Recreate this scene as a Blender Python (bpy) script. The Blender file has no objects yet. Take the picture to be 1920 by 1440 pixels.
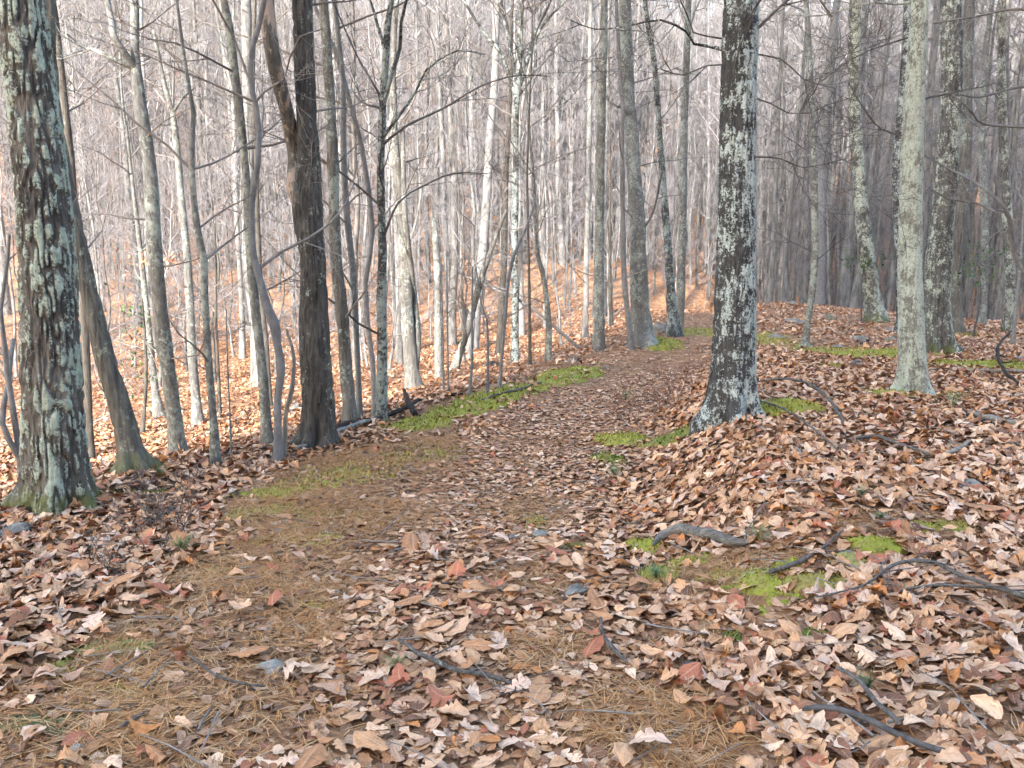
import bpy, math, random
import numpy as np
from mathutils import Vector

# ------------------------------------------------------------------ camera, sky, sun, exposure
SC = bpy.context.scene
COL = SC.collection
CAM_H, PITCH, F = 1.6, math.radians(8.0), 1478.0          # eye height, downward pitch, focal length in photo pixels
cam_d = bpy.data.cameras.new("camera")
cam = bpy.data.objects.new("camera", cam_d)
COL.objects.link(cam)
cam.location = (0, 0, CAM_H)
cam.rotation_euler = (math.pi / 2 - PITCH, 0, 0)
cam_d.sensor_fit = 'HORIZONTAL'
cam_d.angle = 2 * math.atan(960 / F)
cam_d.clip_start, cam_d.clip_end = 0.05, 2000
SC.camera = cam

SUN_EL = math.radians(24.0)
SUN_TR = Vector((0.41 * math.cos(SUN_EL), 0.912 * math.cos(SUN_EL), -math.sin(SUN_EL))).normalized()
world = bpy.data.worlds.new("World")
SC.world = world
world.use_nodes = True
wn = world.node_tree.nodes
sky = wn.new('ShaderNodeTexSky')
sky.sky_type = 'NISHITA'
sky.sun_disc = False
sky.sun_elevation = SUN_EL
sky.sun_rotation = math.atan2(-SUN_TR.x, -SUN_TR.y)
sky.dust_density = 1.3
sky.ozone_density = 0.6
sky.air_density = 1.3
bg = wn['Background']
bg.inputs['Strength'].default_value = 0.15
world.node_tree.links.new(sky.outputs[0], bg.inputs['Color'])

sun_d = bpy.data.lights.new("sun", 'SUN')
sun_d.energy = 2.6
sun_d.angle = math.radians(0.6)
sun_d.color = (1.0, 0.965, 0.92)
sun = bpy.data.objects.new("sun", sun_d)
COL.objects.link(sun)
sun.rotation_euler = SUN_TR.to_track_quat('-Z', 'Y').to_euler()
sun.location = (-20, -40, 40)

vs = SC.view_settings
vs.view_transform = 'Standard'
vs.look = 'None'
vs.gamma = 1.0
vs.exposure = 2.8
SC.cycles.use_denoising = True
SC.cycles.max_bounces = 4
SC.cycles.diffuse_bounces = 2
SC.cycles.glossy_bounces = 1
SC.cycles.transmission_bounces = 2
SC.cycles.sample_clamp_indirect = 6
SC.cycles.use_adaptive_sampling = True
SC.cycles.adaptive_threshold = 0.025

RNG = np.random.default_rng(11)
random.seed(5)

# ------------------------------------------------------------------ noise and terrain
def _hash(ix, iy, iz):
    h = (ix * 374761393 + iy * 668265263 + iz * 2147483647 + 1274126177) & 0xFFFFFFFF
    h = ((h ^ (h >> 13)) * 1274126177) & 0xFFFFFFFF
    h = ((h ^ (h >> 16)) * 2246822519) & 0xFFFFFFFF
    return ((h ^ (h >> 15)) & 0xFFFFFF) / float(0xFFFFFF)

def vnoise(x, y, z):
    x, y, z = np.broadcast_arrays(np.asarray(x, float), np.asarray(y, float), np.asarray(z, float))
    ix, iy, iz = np.floor(x).astype(np.int64), np.floor(y).astype(np.int64), np.floor(z).astype(np.int64)
    fx, fy, fz = x - ix, y - iy, z - iz
    fx, fy, fz = fx * fx * (3 - 2 * fx), fy * fy * (3 - 2 * fy), fz * fz * (3 - 2 * fz)
    def L(a, b, t): return a + (b - a) * t
    c = [[[_hash(ix + i, iy + j, iz + k) for k in (0, 1)] for j in (0, 1)] for i in (0, 1)]
    a = L(L(c[0][0][0], c[1][0][0], fx), L(c[0][1][0], c[1][1][0], fx), fy)
    b = L(L(c[0][0][1], c[1][0][1], fx), L(c[0][1][1], c[1][1][1], fx), fy)
    return L(a, b, fz)

def fbm(x, y, z=0.0, octv=3):
    s, a, t = 0, 1.0, 0
    for o in range(octv):
        k = 2.03 ** o
        s = s + a * vnoise(x * k + 7.3 * o, y * k + 3.1 * o, np.asarray(z) * k + 1.7 * o)
        t += a
        a *= 0.5
    return s / t

def sst(a, b, x):
    t = np.clip((x - a) / (b - a), 0, 1)
    return t * t * (3 - 2 * t)

def poly_dist(P, x, y):
    """signed distance to a polyline: positive on its left side"""
    P = np.asarray(P, float)
    best = np.full(np.shape(x), 1e9)
    sgn = np.ones(np.shape(x))
    for (ax, ay), (bx, by) in zip(P[:-1], P[1:]):
        ex, ey = bx - ax, by - ay
        t = np.clip(((x - ax) * ex + (y - ay) * ey) / (ex * ex + ey * ey), 0, 1)
        dx, dy = x - (ax + t * ex), y - (ay + t * ey)
        d = np.hypot(dx, dy)
        cr = ex * (y - ay) - ey * (x - ax)
        m = d < best
        best = np.where(m, d, best)
        sgn = np.where(m, np.where(cr >= 0, 1.0, -1.0), sgn)
    return best * sgn

EDGE = [(-7.0, -40), (-4.4, -4), (-3.5, 2.5), (-3.1, 4.8), (-2.7, 6.1), (-1.95, 7.2), (-1.2, 8.5), (0.4, 12.5), (2.9, 17.5), (6.2, 26), (10, 40)]
TRAIL = [(-0.3, -6), (-0.3, 2.0), (-0.25, 3.6), (0.0, 6.0), (0.75, 8.8), (2.2, 13.0), (4.6, 20.0), (7.5, 28)]

def height(x, y):
    x, y = np.asarray(x, float), np.asarray(y, float)
    d = poly_dist(EDGE, x, y)
    t = poly_dist(TRAIL, x, y)                      # left positive
    dl = np.maximum(d, 0)
    z = -2.5 * (1 - np.exp(-dl / 15.0)) * sst(0, 1.6, dl) ** 0.7
    right = np.maximum(-t, 0)
    near = 1 - sst(26, 40, y)
    z = z + near * 0.36 * sst(0.85, 1.85, right) * (0.3 + 0.7 * sst(3.2, 5.6, y)) - near * 0.05 * np.exp(-(t / 0.7) ** 2)
    ridge = 1 - sst(0, 7, dl)
    z = z + ridge * 0.32 * sst(11, 24, y) * (1 - sst(26, 44, y))
    z = z - ridge * 2.3 * sst(25, 46, y) - 0.7 * sst(7.5, 16, x) * sst(9, 22, y) * near
    # the slope opposite
    ys = 25 + 7 * sst(4, 12, x) + 0.10 * np.maximum(x, 0)
    u = np.maximum(y - ys + 0.0, 0)
    uq = np.minimum(u, 42)
    rise = 0.085 * uq + 0.0038 * uq ** 2 + 0.47 * np.maximum(u - 42, 0)
    rise = np.where(rise > 52, 52 + 14 * np.tanh((rise - 52) / 22), rise)
    rise = rise * (1 + 0.35 * sst(0, 110, -x) + 0.12 * sst(20, 120, x))
    z = z + rise + (fbm(x * 0.03, y * 0.03, 4.2, 2) - 0.5) * 5 * sst(40, 90, y)
    # unseen knoll added behind the camera, shaped so its shadow covers the trail
    s = (x + 7.4) * 0.912 - (y - 8) * 0.41
    kn = sst(-1.5, 7.0, s) * np.minimum(np.maximum(-y - 8, 0) * 1.1, 62)
    z = z + kn
    fade = 1 - sst(30, 60, np.hypot(x, y))
    z = z + (fbm(x * 0.9, y * 0.9, 0.5, 3) - 0.5) * 0.10 * fade + (fbm(x * 0.25, y * 0.25, 2.5, 2) - 0.5) * 0.25 * sst(6, 14, y)
    return z

CP, SP = math.cos(PITCH), math.sin(PITCH)
def ray(px, py):
    cx, cy = (px - 960) / F, -(py - 720) / F
    return np.array([cx, CP + cy * SP, -SP + cy * CP])      # depth along the optical axis is 1 per unit

def ground_at(px, py, far=120):
    """where the sight line through a photo pixel meets the ground"""
    d = ray(px, py)
    t = np.concatenate([np.arange(1.5, 30, 0.02), np.arange(30, far, 0.1)])
    X = d[None] * t[:, None] + np.array([0, 0, CAM_H])
    below = X[:, 2] <= height(X[:, 0], X[:, 1])
    i = int(np.argmax(below)) if below.any() else len(t) - 1
    return X[i], t[i]

def at_plane(px, py, Y):
    d = ray(px, py)
    t = Y / d[1]
    return d * t + np.array([0, 0, CAM_H]), t

# ------------------------------------------------------------------ mesh helpers
class Geo:
    def __init__(s):
        s.v, s.q, s.n, s.attr = [], [], 0, {}
    def add(s, v, q, **attr):
        s.v.append(v); s.q.append(q + s.n); s.n += len(v)
        for k, a in attr.items():
            s.attr.setdefault(k, []).append(a)
    def mesh(s, name, mat=None, origin=(0, 0, 0), smooth=True):
        v = np.concatenate(s.v) - np.asarray(origin)
        q = np.concatenate(s.q)
        return mesh_np(name, v, q, mat, smooth, {k: np.concatenate(a) for k, a in s.attr.items()})

def mesh_np(name, v, q, mat=None, smooth=True, attrs=None):
    m = bpy.data.meshes.new(name)
    m.vertices.add(len(v))
    m.vertices.foreach_set('co', np.ascontiguousarray(v, dtype=np.float32).ravel())
    k = q.shape[1]
    m.loops.add(q.size)
    m.loops.foreach_set('vertex_index', np.ascontiguousarray(q, dtype=np.int32).ravel())
    m.polygons.add(len(q))
    m.polygons.foreach_set('loop_start', np.arange(0, q.size, k, dtype=np.int32))
    m.polygons.foreach_set('loop_total', np.full(len(q), k, dtype=np.int32))
    m.polygons.foreach_set('use_smooth', np.full(len(q), smooth, dtype=bool))
    m.update(calc_edges=True)
    for n, a in (attrs or {}).items():
        a = np.asarray(a, dtype=np.float32)
        if a.ndim == 1:
            at = m.attributes.new(n, 'FLOAT', 'POINT'); at.data.foreach_set('value', a)
        elif a.shape[1] == 3:
            at = m.attributes.new(n, 'FLOAT_VECTOR', 'POINT'); at.data.foreach_set('vector', a.ravel())
        else:
            at = m.attributes.new(n, 'FLOAT_COLOR', 'POINT'); at.data.foreach_set('color', a.ravel())
    if mat: m.materials.append(mat)
    return m

def obj(name, data, parent=None, loc=None):
    o = bpy.data.objects.new(name, data)
    COL.objects.link(o)
    if parent is not None: o.parent = parent
    if loc is not None: o.location = loc
    return o

def tag(o, label, cat, group=None, kind=None):
    o['label'] = label
    o['category'] = cat
    if group: o['group'] = group
    if kind: o['kind'] = kind
    return o

def empty(name, loc):
    o = obj(name, None, loc=loc)
    o.empty_display_size = 0.2
    return o

def tube_np(p, r, sides, cap=True):
    p = np.asarray(p, float); r = np.asarray(r, float)
    n = len(p)
    t = np.gradient(p, axis=0)
    t /= np.linalg.norm(t, axis=1, keepdims=True) + 1e-9
    ref = np.zeros(3); ref[np.argmin(np.abs(t.mean(0)))] = 1
    a = np.cross(t, ref); a /= np.linalg.norm(a, axis=1, keepdims=True) + 1e-9
    b = np.cross(t, a)
    th = np.arange(sides) * 2 * math.pi / sides
    ring = np.cos(th)[None, :, None] * a[:, None] + np.sin(th)[None, :, None] * b[:, None]
    v = (p[:, None] + ring * r[:, None, None]).reshape(-1, 3)
    i = np.arange(n - 1)[:, None] * sides
    j = np.arange(sides)[None]
    j2 = (j + 1) % sides
    q = np.stack([i + j, i + j2, i + sides + j2, i + sides + j], -1).reshape(-1, 4)
    return v, q

def smooth_path(P, step):
    """Catmull-Rom through rows of P (any width), resampled about every step"""
    P = np.asarray(P, float)
    if len(P) < 3:
        L = np.linalg.norm(P[-1, :3] - P[0, :3]); n = max(2, int(L / step) + 1)
        return P[0] + (P[-1] - P[0]) * np.linspace(0, 1, n)[:, None]
    Q = np.vstack([2 * P[0] - P[1], P, 2 * P[-1] - P[-2]])
    out = []
    for k in range(1, len(Q) - 2):
        a, b, c, d = Q[k - 1], Q[k], Q[k + 1], Q[k + 2]
        n = max(1, int(np.linalg.norm((c - b)[:3]) / step))
        t = (np.arange(n) / n)[:, None]
        out.append(0.5 * (2 * b + (c - a) * t + (2 * a - 5 * b + 4 * c - d) * t ** 2 + (3 * b - a - 3 * c + d) * t ** 3))
    out.append(P[-1:])
    return np.vstack(out)

# ------------------------------------------------------------------ branches
def grow(g, start, d, length, rad, level, rng, up=0.25, wob=0.35, kids=(5, 4, 3), sides=(5, 4, 3), spread=0.8, minr=0.0022):
    n = max(3, int(4 + length / (0.5 if level == 0 else 0.3)))
    n = min(n, 9 if level == 0 else 5)
    d = d / np.linalg.norm(d)
    pts = [start]
    seg = length / n
    cur = d.copy()
    for i in range(n):
        cur = cur + rng.normal(0, wob, 3) * 0.35
        cur[2] += up * 0.25
        cur /= np.linalg.norm(cur)
        pts.append(pts[-1] + cur * seg)
    pts = np.array(pts)
    radii = np.maximum(rad * (1 - np.linspace(0, 0.82, n + 1)), minr)
    s = sides[min(level, len(sides) - 1)]
    g.add(*tube_np(pts, radii, s))
    if level < len(kids):
        k = kids[level]
        for j in range(k):
            f = 0.18 + 0.78 * (j + rng.random()) / k
            i = min(int(f * n), n - 1)
            p = pts[i] + (pts[i + 1] - pts[i]) * (f * n - i)
            t = pts[i + 1] - pts[i]; t /= np.linalg.norm(t)
            side = np.cross(t, rng.normal(0, 1, 3)); side /= np.linalg.norm(side) + 1e-9
            nd = t * (1 - 0.3 * spread) + side * spread
            grow(g, p, nd, length * (0.30 + 0.30 * rng.random()) * (1.15 - 0.5 * f), max(radii[i] * 0.62, minr), level + 1, rng, up, wob, kids, sides, spread, minr)
    return pts, radii

# ------------------------------------------------------------------ materials
class NT:
    def __init__(s, name):
        s.m = bpy.data.materials.new(name); s.m.use_nodes = True
        s.t = s.m.node_tree; s.n = s.t.nodes; s.b = s.n['Principled BSDF']
        s.b.inputs['Specular IOR Level'].default_value = 0.2
    def new(s, typ, **kw):
        n = s.n.new(typ)
        for k, v in kw.items(): setattr(n, k, v)
        return n
    def link(s, a, b): s.t.links.new(a, b)
    def noise(s, vec, scale, detail=4, rough=0.55, dist=0.0):
        n = s.new('ShaderNodeTexNoise')
        n.inputs['Scale'].default_value = scale; n.inputs['Detail'].default_value = detail
        n.inputs['Roughness'].default_value = rough; n.inputs['Distortion'].default_value = dist
        if vec is not None: s.link(vec, n.inputs['Vector'])
        return n.outputs['Fac']
    def ramp(s, fac, stops):
        n = s.new('ShaderNodeValToRGB'); e = n.color_ramp.elements
        while len(e) < len(stops): e.new(0.5)
        for i, (p, c) in enumerate(stops):
            e[i].position = p; e[i].color = (c[0], c[1], c[2], 1) if isinstance(c, (tuple, list)) else (c, c, c, 1)
        s.link(fac, n.inputs['Fac'])
        return n.outputs['Color']
    def mix(s, fac, a, b, mode='MIX'):
        n = s.new('ShaderNodeMix', data_type='RGBA', blend_type=mode)
        for sock, v in ((n.inputs[0], fac), (n.inputs[6], a), (n.inputs[7], b)):
            if isinstance(v, (int, float)): sock.default_value = v
            elif isinstance(v, (tuple, list)): sock.default_value = (v[0], v[1], v[2], 1)
            else: s.link(v, sock)
        return n.outputs[2]
    def math(s, op, a, b=None, c=None, clamp=False):
        n = s.new('ShaderNodeMath', operation=op, use_clamp=clamp)
        for i, v in enumerate((a, b, c)):
            if v is None: continue
            if isinstance(v, (int, float)): n.inputs[i].default_value = v
            else: s.link(v, n.inputs[i])
        return n.outputs[0]
    def coords(s, scale=(1, 1, 1), shift=True):
        tc = s.new('ShaderNodeTexCoord'); mp = s.new('ShaderNodeMapping')
        mp.inputs['Scale'].default_value = scale
        if shift:
            oi = s.new('ShaderNodeObjectInfo')
            v = s.new('ShaderNodeVectorMath', operation='SCALE')
            v.inputs[0].default_value = (13.1, 7.7, 5.3); s.link(oi.outputs['Random'], v.inputs['Scale'])
            s.link(v.outputs[0], mp.inputs['Location'])
        s.link(tc.outputs['Object'], mp.inputs['Vector'])
        return mp.outputs['Vector']
    def attr(s, name):
        n = s.new('ShaderNodeAttribute'); n.attribute_name = name
        return n
    def bump(s, h, strength=0.5, dist=0.02):
        n = s.new('ShaderNodeBump'); n.inputs['Strength'].default_value = strength; n.inputs['Distance'].default_value = dist
        s.link(h, n.inputs['Height']); s.link(n.outputs[0], s.b.inputs['Normal'])
    def out(s, col, rough=0.85):
        if isinstance(col, (tuple, list)): s.b.inputs['Base Color'].default_value = (*col, 1)
        else: s.link(col, s.b.inputs['Base Color'])
        s.b.inputs['Roughness'].default_value = rough
        return s.m

def bark(name, dark, light, lichen=None, amt=0.5, furrow=26.0, stretch=0.18, lich_scale=9.0, moss=0.0, bump=0.6, rid=False, peel=None, along=False):
    t = NT(name)
    v = t.coords((stretch, 1, 1) if along else (1, 1, stretch)); v1 = t.coords((1, 1, 0.85))
    f = t.noise(v, furrow, 5, 0.6, 0.35)
    f2 = t.noise(v, furrow * 3.1, 3, 0.6)
    big = t.noise(v1, 1.7, 3, 0.5)
    ff = t.math('ADD', t.math('MULTIPLY', f, 0.7), t.math('MULTIPLY', f2, 0.3))
    col = t.ramp(ff, [(0.33, dark), (0.5, [a * 0.5 + b * 0.5 for a, b in zip(dark, light)]), (0.66, light)])
    col = t.mix(t.math('MULTIPLY', t.ramp(big, [(0.35, 0.0), (0.65, 1.0)]), 0.35), col, [c * 0.6 for c in dark])
    if peel:
        pm = t.ramp(t.noise(t.coords((1, 1, 0.3)), 7.0, 5, 0.6), [(0.50, 0.0), (0.53, 1.0)])
        col = t.mix(pm, col, peel)
    if lichen:
        l1 = t.noise(v1, lich_scale, 6, 0.68)
        l2 = t.noise(v1, lich_scale * 0.28, 2, 0.5)
        l3 = t.noise(v1, lich_scale * 3.6, 4, 0.7)
        s = t.math('ADD', t.math('ADD', t.math('MULTIPLY', l1, 0.36), t.math('MULTIPLY', l2, 0.26)), t.math('MULTIPLY', l3, 0.38))
        if rid:
            s = t.math('ADD', s, t.math('MULTIPLY', t.math('SUBTRACT', t.attr('rid').outputs['Fac'], 0.5), 0.12 if name == 'bark_ridged' else 0.05))
        if rid:                                            # it favours one side of the trunk
            ge = t.new('ShaderNodeNewGeometry'); sn = t.new('ShaderNodeSeparateXYZ'); t.link(ge.outputs['Normal'], sn.inputs[0])
            s = t.math('ADD', s, t.math('MULTIPLY', sn.outputs['X'], 0.045 if name == 'bark_charcoal' else 0.015))
        thr = 0.64 - 0.28 * amt
        mask = t.ramp(s, [(thr, 0.0), (thr + 0.045, 1.0)])
        lc = t.ramp(t.noise(v1, lich_scale * 2.2, 3), [(0.3, [c * 0.72 for c in lichen]), (0.7, [min(c * 1.18, 0.8) for c in lichen])])
        col = t.mix(t.math('MULTIPLY', mask, 0.92), col, lc)
    if moss:
        tc = t.new('ShaderNodeTexCoord'); sx = t.new('ShaderNodeSeparateXYZ'); t.link(tc.outputs['Object'], sx.inputs[0])
        h = t.math('ADD', sx.outputs['Z'], t.math('MULTIPLY', t.noise(v1, 7, 4), 1.6 * moss))
        mm = t.ramp(h, [(0.62 * moss + 0.08, 1.0), (0.95 * moss + 0.14, 0.0)])
        col = t.mix(t.math('MULTIPLY', mm, 0.75), col, (0.10, 0.115, 0.03))
    t.bump(ff, bump, 0.03)
    return t.out(col, 0.9)

GREYL = (0.40, 0.46, 0.39)
M = {}
M['ridged'] = bark('bark_ridged', (0.024, 0.021, 0.019), (0.19, 0.172, 0.155), (0.33, 0.385, 0.325), 0.45, 30, 0.16, 17, 0.55, 1.0, True)
M['charcoal'] = bark('bark_charcoal', (0.018, 0.0175, 0.018), (0.10, 0.095, 0.093), (0.43, 0.48, 0.46), 0.53, 44, 0.20, 19, 0.0, 1.0, True)
M['palelichen'] = bark('bark_pale_lichen', (0.10, 0.095, 0.08), (0.32, 0.32, 0.28), (0.43, 0.465, 0.395), 0.68, 46, 0.25, 22, 0.0, 0.9, True)
M['mixlichen'] = bark('bark_mixed_lichen', (0.028, 0.026, 0.025), (0.17, 0.16, 0.148), (0.39, 0.42, 0.355), 0.48, 32, 0.16, 14, 0.5, 0.9, True)
M['double'] = bark('bark_double', (0.022, 0.020, 0.018), (0.15, 0.137, 0.123), (0.33, 0.36, 0.31), 0.26, 34, 0.14, 16, 0.0, 1.0, True)
M['peeling'] = bark('bark_peeling', (0.05, 0.045, 0.04), (0.19, 0.175, 0.155), (0.28, 0.29, 0.255), 0.30, 24, 0.16, 9, 0, 0.7, False, (0.33, 0.25, 0.20))
M['oak'] = bark('bark_oak', (0.055, 0.050, 0.045), (0.215, 0.20, 0.18), (0.28, 0.31, 0.27), 0.42, 26, 0.14, 9, 0.0, 0.7)
M['oakmoss'] = bark('bark_oak_mossy', (0.05, 0.046, 0.04), (0.21, 0.198, 0.175), (0.27, 0.30, 0.25), 0.36, 24, 0.14, 9, 0.35, 0.7)
M['grey'] = bark('bark_grey', (0.068, 0.065, 0.061), (0.235, 0.228, 0.212), (0.29, 0.315, 0.28), 0.5, 38, 0.3, 8, 0, 0.4)
M['pale'] = bark('bark_pale', (0.14, 0.135, 0.126), (0.29, 0.28, 0.265), (0.31, 0.325, 0.30), 0.35, 40, 0.5, 6, 0, 0.25)
M['smooth'] = bark('bark_smooth', (0.115, 0.112, 0.114), (0.25, 0.244, 0.246), None, 0, 18, 0.7, 6, 0, 0.25)
M['brown'] = bark('bark_brown', (0.045, 0.04, 0.034), (0.16, 0.142, 0.122), (0.25, 0.28, 0.24), 0.2, 28, 0.2, 8, 0, 0.5)
M['darkl'] = bark('bark_dark_lichen', (0.02, 0.02, 0.02), (0.10, 0.098, 0.092), (0.28, 0.315, 0.295), 0.55, 30, 0.25, 9, 0, 0.6)
M['twig'] = bark('twig_grey', (0.13, 0.115, 0.105), (0.30, 0.27, 0.25), None, 0, 14, 0.5, 6, 0, 0.2)
M['twigdark'] = bark('twig_dark', (0.05, 0.045, 0.045), (0.16, 0.145, 0.14), None, 0, 16, 0.5, 6, 0, 0.2)
M['dead'] = bark('dead_wood', (0.12, 0.10, 0.085), (0.40, 0.36, 0.31), None, 0, 40, 0.1, 9, 0, 0.6)
M['deadlog'] = bark('dead_log', (0.055, 0.048, 0.042), (0.27, 0.245, 0.215), (0.22, 0.23, 0.19), 0.2, 30, 0.08, 12, 0, 1.0, along=True)
M['stick'] = bark('stick_bark', (0.05, 0.044, 0.04), (0.20, 0.18, 0.165), (0.30, 0.32, 0.28), 0.25, 45, 0.6, 30, 0, 0.8)
M['rotten'] = bark('rotten_wood', (0.012, 0.010, 0.009), (0.06, 0.048, 0.04), None, 0, 30, 0.2, 9, 0, 0.8)

def bark_far(name, dark, light, scale=9.0):
    t = NT(name)
    n = t.noise(t.coords((1, 1, 0.3)), scale, 3, 0.6)
    return t.out(t.ramp(n, [(0.36, dark), (0.64, light)]), 0.9)
M['fgrey'] = bark_far('far_bark_grey', (0.085, 0.083, 0.08), (0.215, 0.21, 0.202))
M['fpale'] = bark_far('far_bark_pale', (0.135, 0.13, 0.125), (0.285, 0.277, 0.267))
M['foak'] = bark_far('far_bark_oak', (0.065, 0.06, 0.056), (0.18, 0.17, 0.16))
M['fbrown'] = bark_far('far_bark_brown', (0.055, 0.05, 0.046), (0.16, 0.147, 0.135))
M['twigpale'] = bark_far('twig_pale', (0.150, 0.140, 0.142), (0.285, 0.268, 0.27), 3.0)
M['twigmid'] = bark_far('twig_mid', (0.095, 0.088, 0.086), (0.20, 0.186, 0.18), 3.0)

def mat_leaf(name):
    t = NT(name)
    c = t.attr('col').outputs['Color']
    u = t.attr('luv'); sx = t.new('ShaderNodeSeparateXYZ'); t.link(u.outputs['Vector'], sx.inputs[0])
    au = t.math('ABSOLUTE', sx.outputs['X'])
    rib = t.ramp(au, [(0.0, 1.0), (0.09, 0.0)])
    vein = t.math('FRACT', t.math('MULTIPLY', t.math('SUBTRACT', sx.outputs['Y'], t.math('MULTIPLY', au, 0.14)), 9.0))
    vm = t.ramp(t.math('ABSOLUTE', t.math('SUBTRACT', vein, 0.5)), [(0.02, 1.0), (0.12, 0.0)])
    comb = t.new('ShaderNodeCombineXYZ')
    t.link(sx.outputs['X'], comb.inputs[0]); t.link(sx.outputs['Y'], comb.inputs[1])
    zz = t.math('MULTIPLY', sx.outputs['Z'], 40.0); t.link(zz, comb.inputs[2])
    n = t.noise(comb.outputs[0], 3.2, 4, 0.6)
    col = t.mix(t.ramp(n, [(0.42, 0.0), (0.72, 0.6)]), c, (0.09, 0.045, 0.025))
    pale = t.mix(0.5, c, (0.62, 0.47, 0.33))
    col = t.mix(t.math('MULTIPLY', rib, 0.75), col, pale)
    col = t.mix(t.math('MULTIPLY', vm, 0.28), col, pale)
    t.b.inputs['Specular IOR Level'].default_value = 0.35
    t.bump(t.math('ADD', t.math('MULTIPLY', n, 0.6), t.math('MULTIPLY', vm, 0.4)), 0.35, 0.004)
    return t.out(col, 0.58)
M['leaf'] = mat_leaf('dry_leaf')

def mat_col(name, rough=0.7, var=0.35, scale=60):
    t = NT(name)
    c = t.attr('col').outputs['Color']
    n = t.noise(t.coords((1, 1, 1), False), scale, 3)
    return t.out(t.mix(t.math('MULTIPLY', t.ramp(n, [(0.35, 0.0), (0.7, 1.0)]), var), c, t.mix(0.55, c, (0.02, 0.015, 0.01))), rough)
M['needle'] = mat_col('pine_needle', 0.55, 0.3)
M['moss'] = mat_col('moss_green', 0.95, 0.55, 45)
M['green'] = mat_col('green_needle', 0.5, 0.3)

def mat_rock():
    t = NT('rock_grey')
    v = t.coords()
    n1 = t.noise(v, 7, 6, 0.65); n2 = t.noise(v, 34, 4, 0.6); n3 = t.noise(v, 3, 2)
    col = t.ramp(n1, [(0.3, (0.075, 0.068, 0.060)), (0.5, (0.18, 0.165, 0.148)), (0.7, (0.30, 0.28, 0.255))])
    col = t.mix(t.ramp(n2, [(0.63, 0.0), (0.69, 0.7)]), col, (0.38, 0.41, 0.355))
    col = t.mix(t.ramp(n3, [(0.56, 0.0), (0.66, 0.6)]), col, (0.16, 0.17, 0.07))
    t.bump(t.math('ADD', n1, t.math('MULTIPLY', n2, 0.5)), 0.6, 0.02)
    return t.out(col, 0.85)
M['rock'] = mat_rock()

def mat_ground():
    t = NT('forest_floor')
    v = t.coords((1, 1, 1), False)
    # leaf flakes
    vo = t.new('ShaderNodeTexVoronoi'); vo.inputs['Scale'].default_value = 8.0
    t.link(v, vo.inputs['Vector'])
    vo2 = t.new('ShaderNodeTexVoronoi'); vo2.inputs['Scale'].default_value = 17.0
    t.link(v, vo2.inputs['Vector'])
    def flake(vn):
        s = t.new('ShaderNodeSeparateColor'); t.link(vn.outputs['Color'], s.inputs[0])
        return t.ramp(s.outputs[0], [(0.0, (0.13, 0.058, 0.028)), (0.28, (0.30, 0.142, 0.066)), (0.55, (0.41, 0.205, 0.098)), (0.8, (0.49, 0.265, 0.14)), (1.0, (0.57, 0.36, 0.23))])
    litter = t.mix(0.5, flake(vo), flake(vo2))
    duff_n = t.noise(t.coords((1, 1, 1), False), 55, 5, 0.7)
    duff_b = t.noise(v, 2.1, 3)
    duff = t.ramp(duff_n, [(0.3, (0.06, 0.033, 0.020)), (0.5, (0.22, 0.112, 0.056)), (0.68, (0.42, 0.22, 0.105))])
    duff = t.mix(t.ramp(duff_b, [(0.4, 0.0), (0.65, 0.5)]), duff, (0.10, 0.07, 0.048))
    tr = t.attr('trail').outputs['Fac']
    mask = t.ramp(t.math('ADD', tr, t.math('MULTIPLY', t.math('SUBTRACT', t.noise(v, 3.5, 4), 0.5), 0.6)), [(0.35, 0.0), (0.6, 1.0)])
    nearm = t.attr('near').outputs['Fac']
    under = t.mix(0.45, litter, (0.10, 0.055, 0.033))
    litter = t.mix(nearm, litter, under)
    col = t.mix(mask, litter, duff)
    t.bump(t.math('ADD', vo.outputs['Distance'], t.math('MULTIPLY', duff_n, 0.6)), 0.5, 0.03)
    return t.out(col, 0.9)
M['ground'] = mat_ground()

# ------------------------------------------------------------------ ground
def lines(a, b, near0, near1, fine, grow_):
    out = list(np.arange(near0, near1, fine))
    s, x = fine, near1
    while x < b:
        out.append(x); s *= grow_; x += s
    out.append(b)
    s, x = fine, near0
    left = []
    while x > a:
        left.append(x); s *= grow_; x -= s
    left.append(a)
    return np.array(sorted(set(left + out)))

def zone(x, y, blobs):
    s = np.zeros(np.shape(x))
    for bx, by, rx, ry, w in blobs:
        s = np.maximum(s, w * np.exp(-(((x - bx) / rx) ** 2 + ((y - by) / ry) ** 2)))
    return s

def gp(px, py):
    p, _ = ground_at(px, py); return p

# bare, needle-covered stretches of the trail (centres read off the photograph)
BARE = []
for px, py, rx, ry, w in [(300, 1330, 0.62, 0.55, 1.1), (420, 1180, 0.62, 0.55, 1.1), (520, 1060, 0.62, 0.8, 1.1), (610, 960, 0.75, 1.0, 1.1), (700, 870, 0.75, 1.2, 1.0),
                          (60, 1400, 0.5, 0.5, 1.0), (790, 830, 0.6, 1.2, 0.85), (960, 745, 0.6, 1.2, 0.35),
                          (1000, 960, 0.5, 0.6, 0.7), (1010, 1090, 0.45, 0.45, 0.55), (1010, 1230, 0.35, 0.35, 0.75), (1180, 1330, 0.35, 0.35, 0.8), (1290, 1400, 0.35, 0.3, 0.85),
                          (1330, 1080, 0.55, 0.35, 0.85), (1480, 1050, 0.55, 0.3, 0.7), (1700, 985, 0.7, 0.3, 0.7), (1300, 1190, 0.4, 0.3, 0.5), (960, 870, 0.4, 0.5, 0.5), (1020, 830, 0.4, 0.7, 0.4)]:
    p = gp(px, py); BARE.append((p[0], p[1], rx, ry, w))

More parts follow.
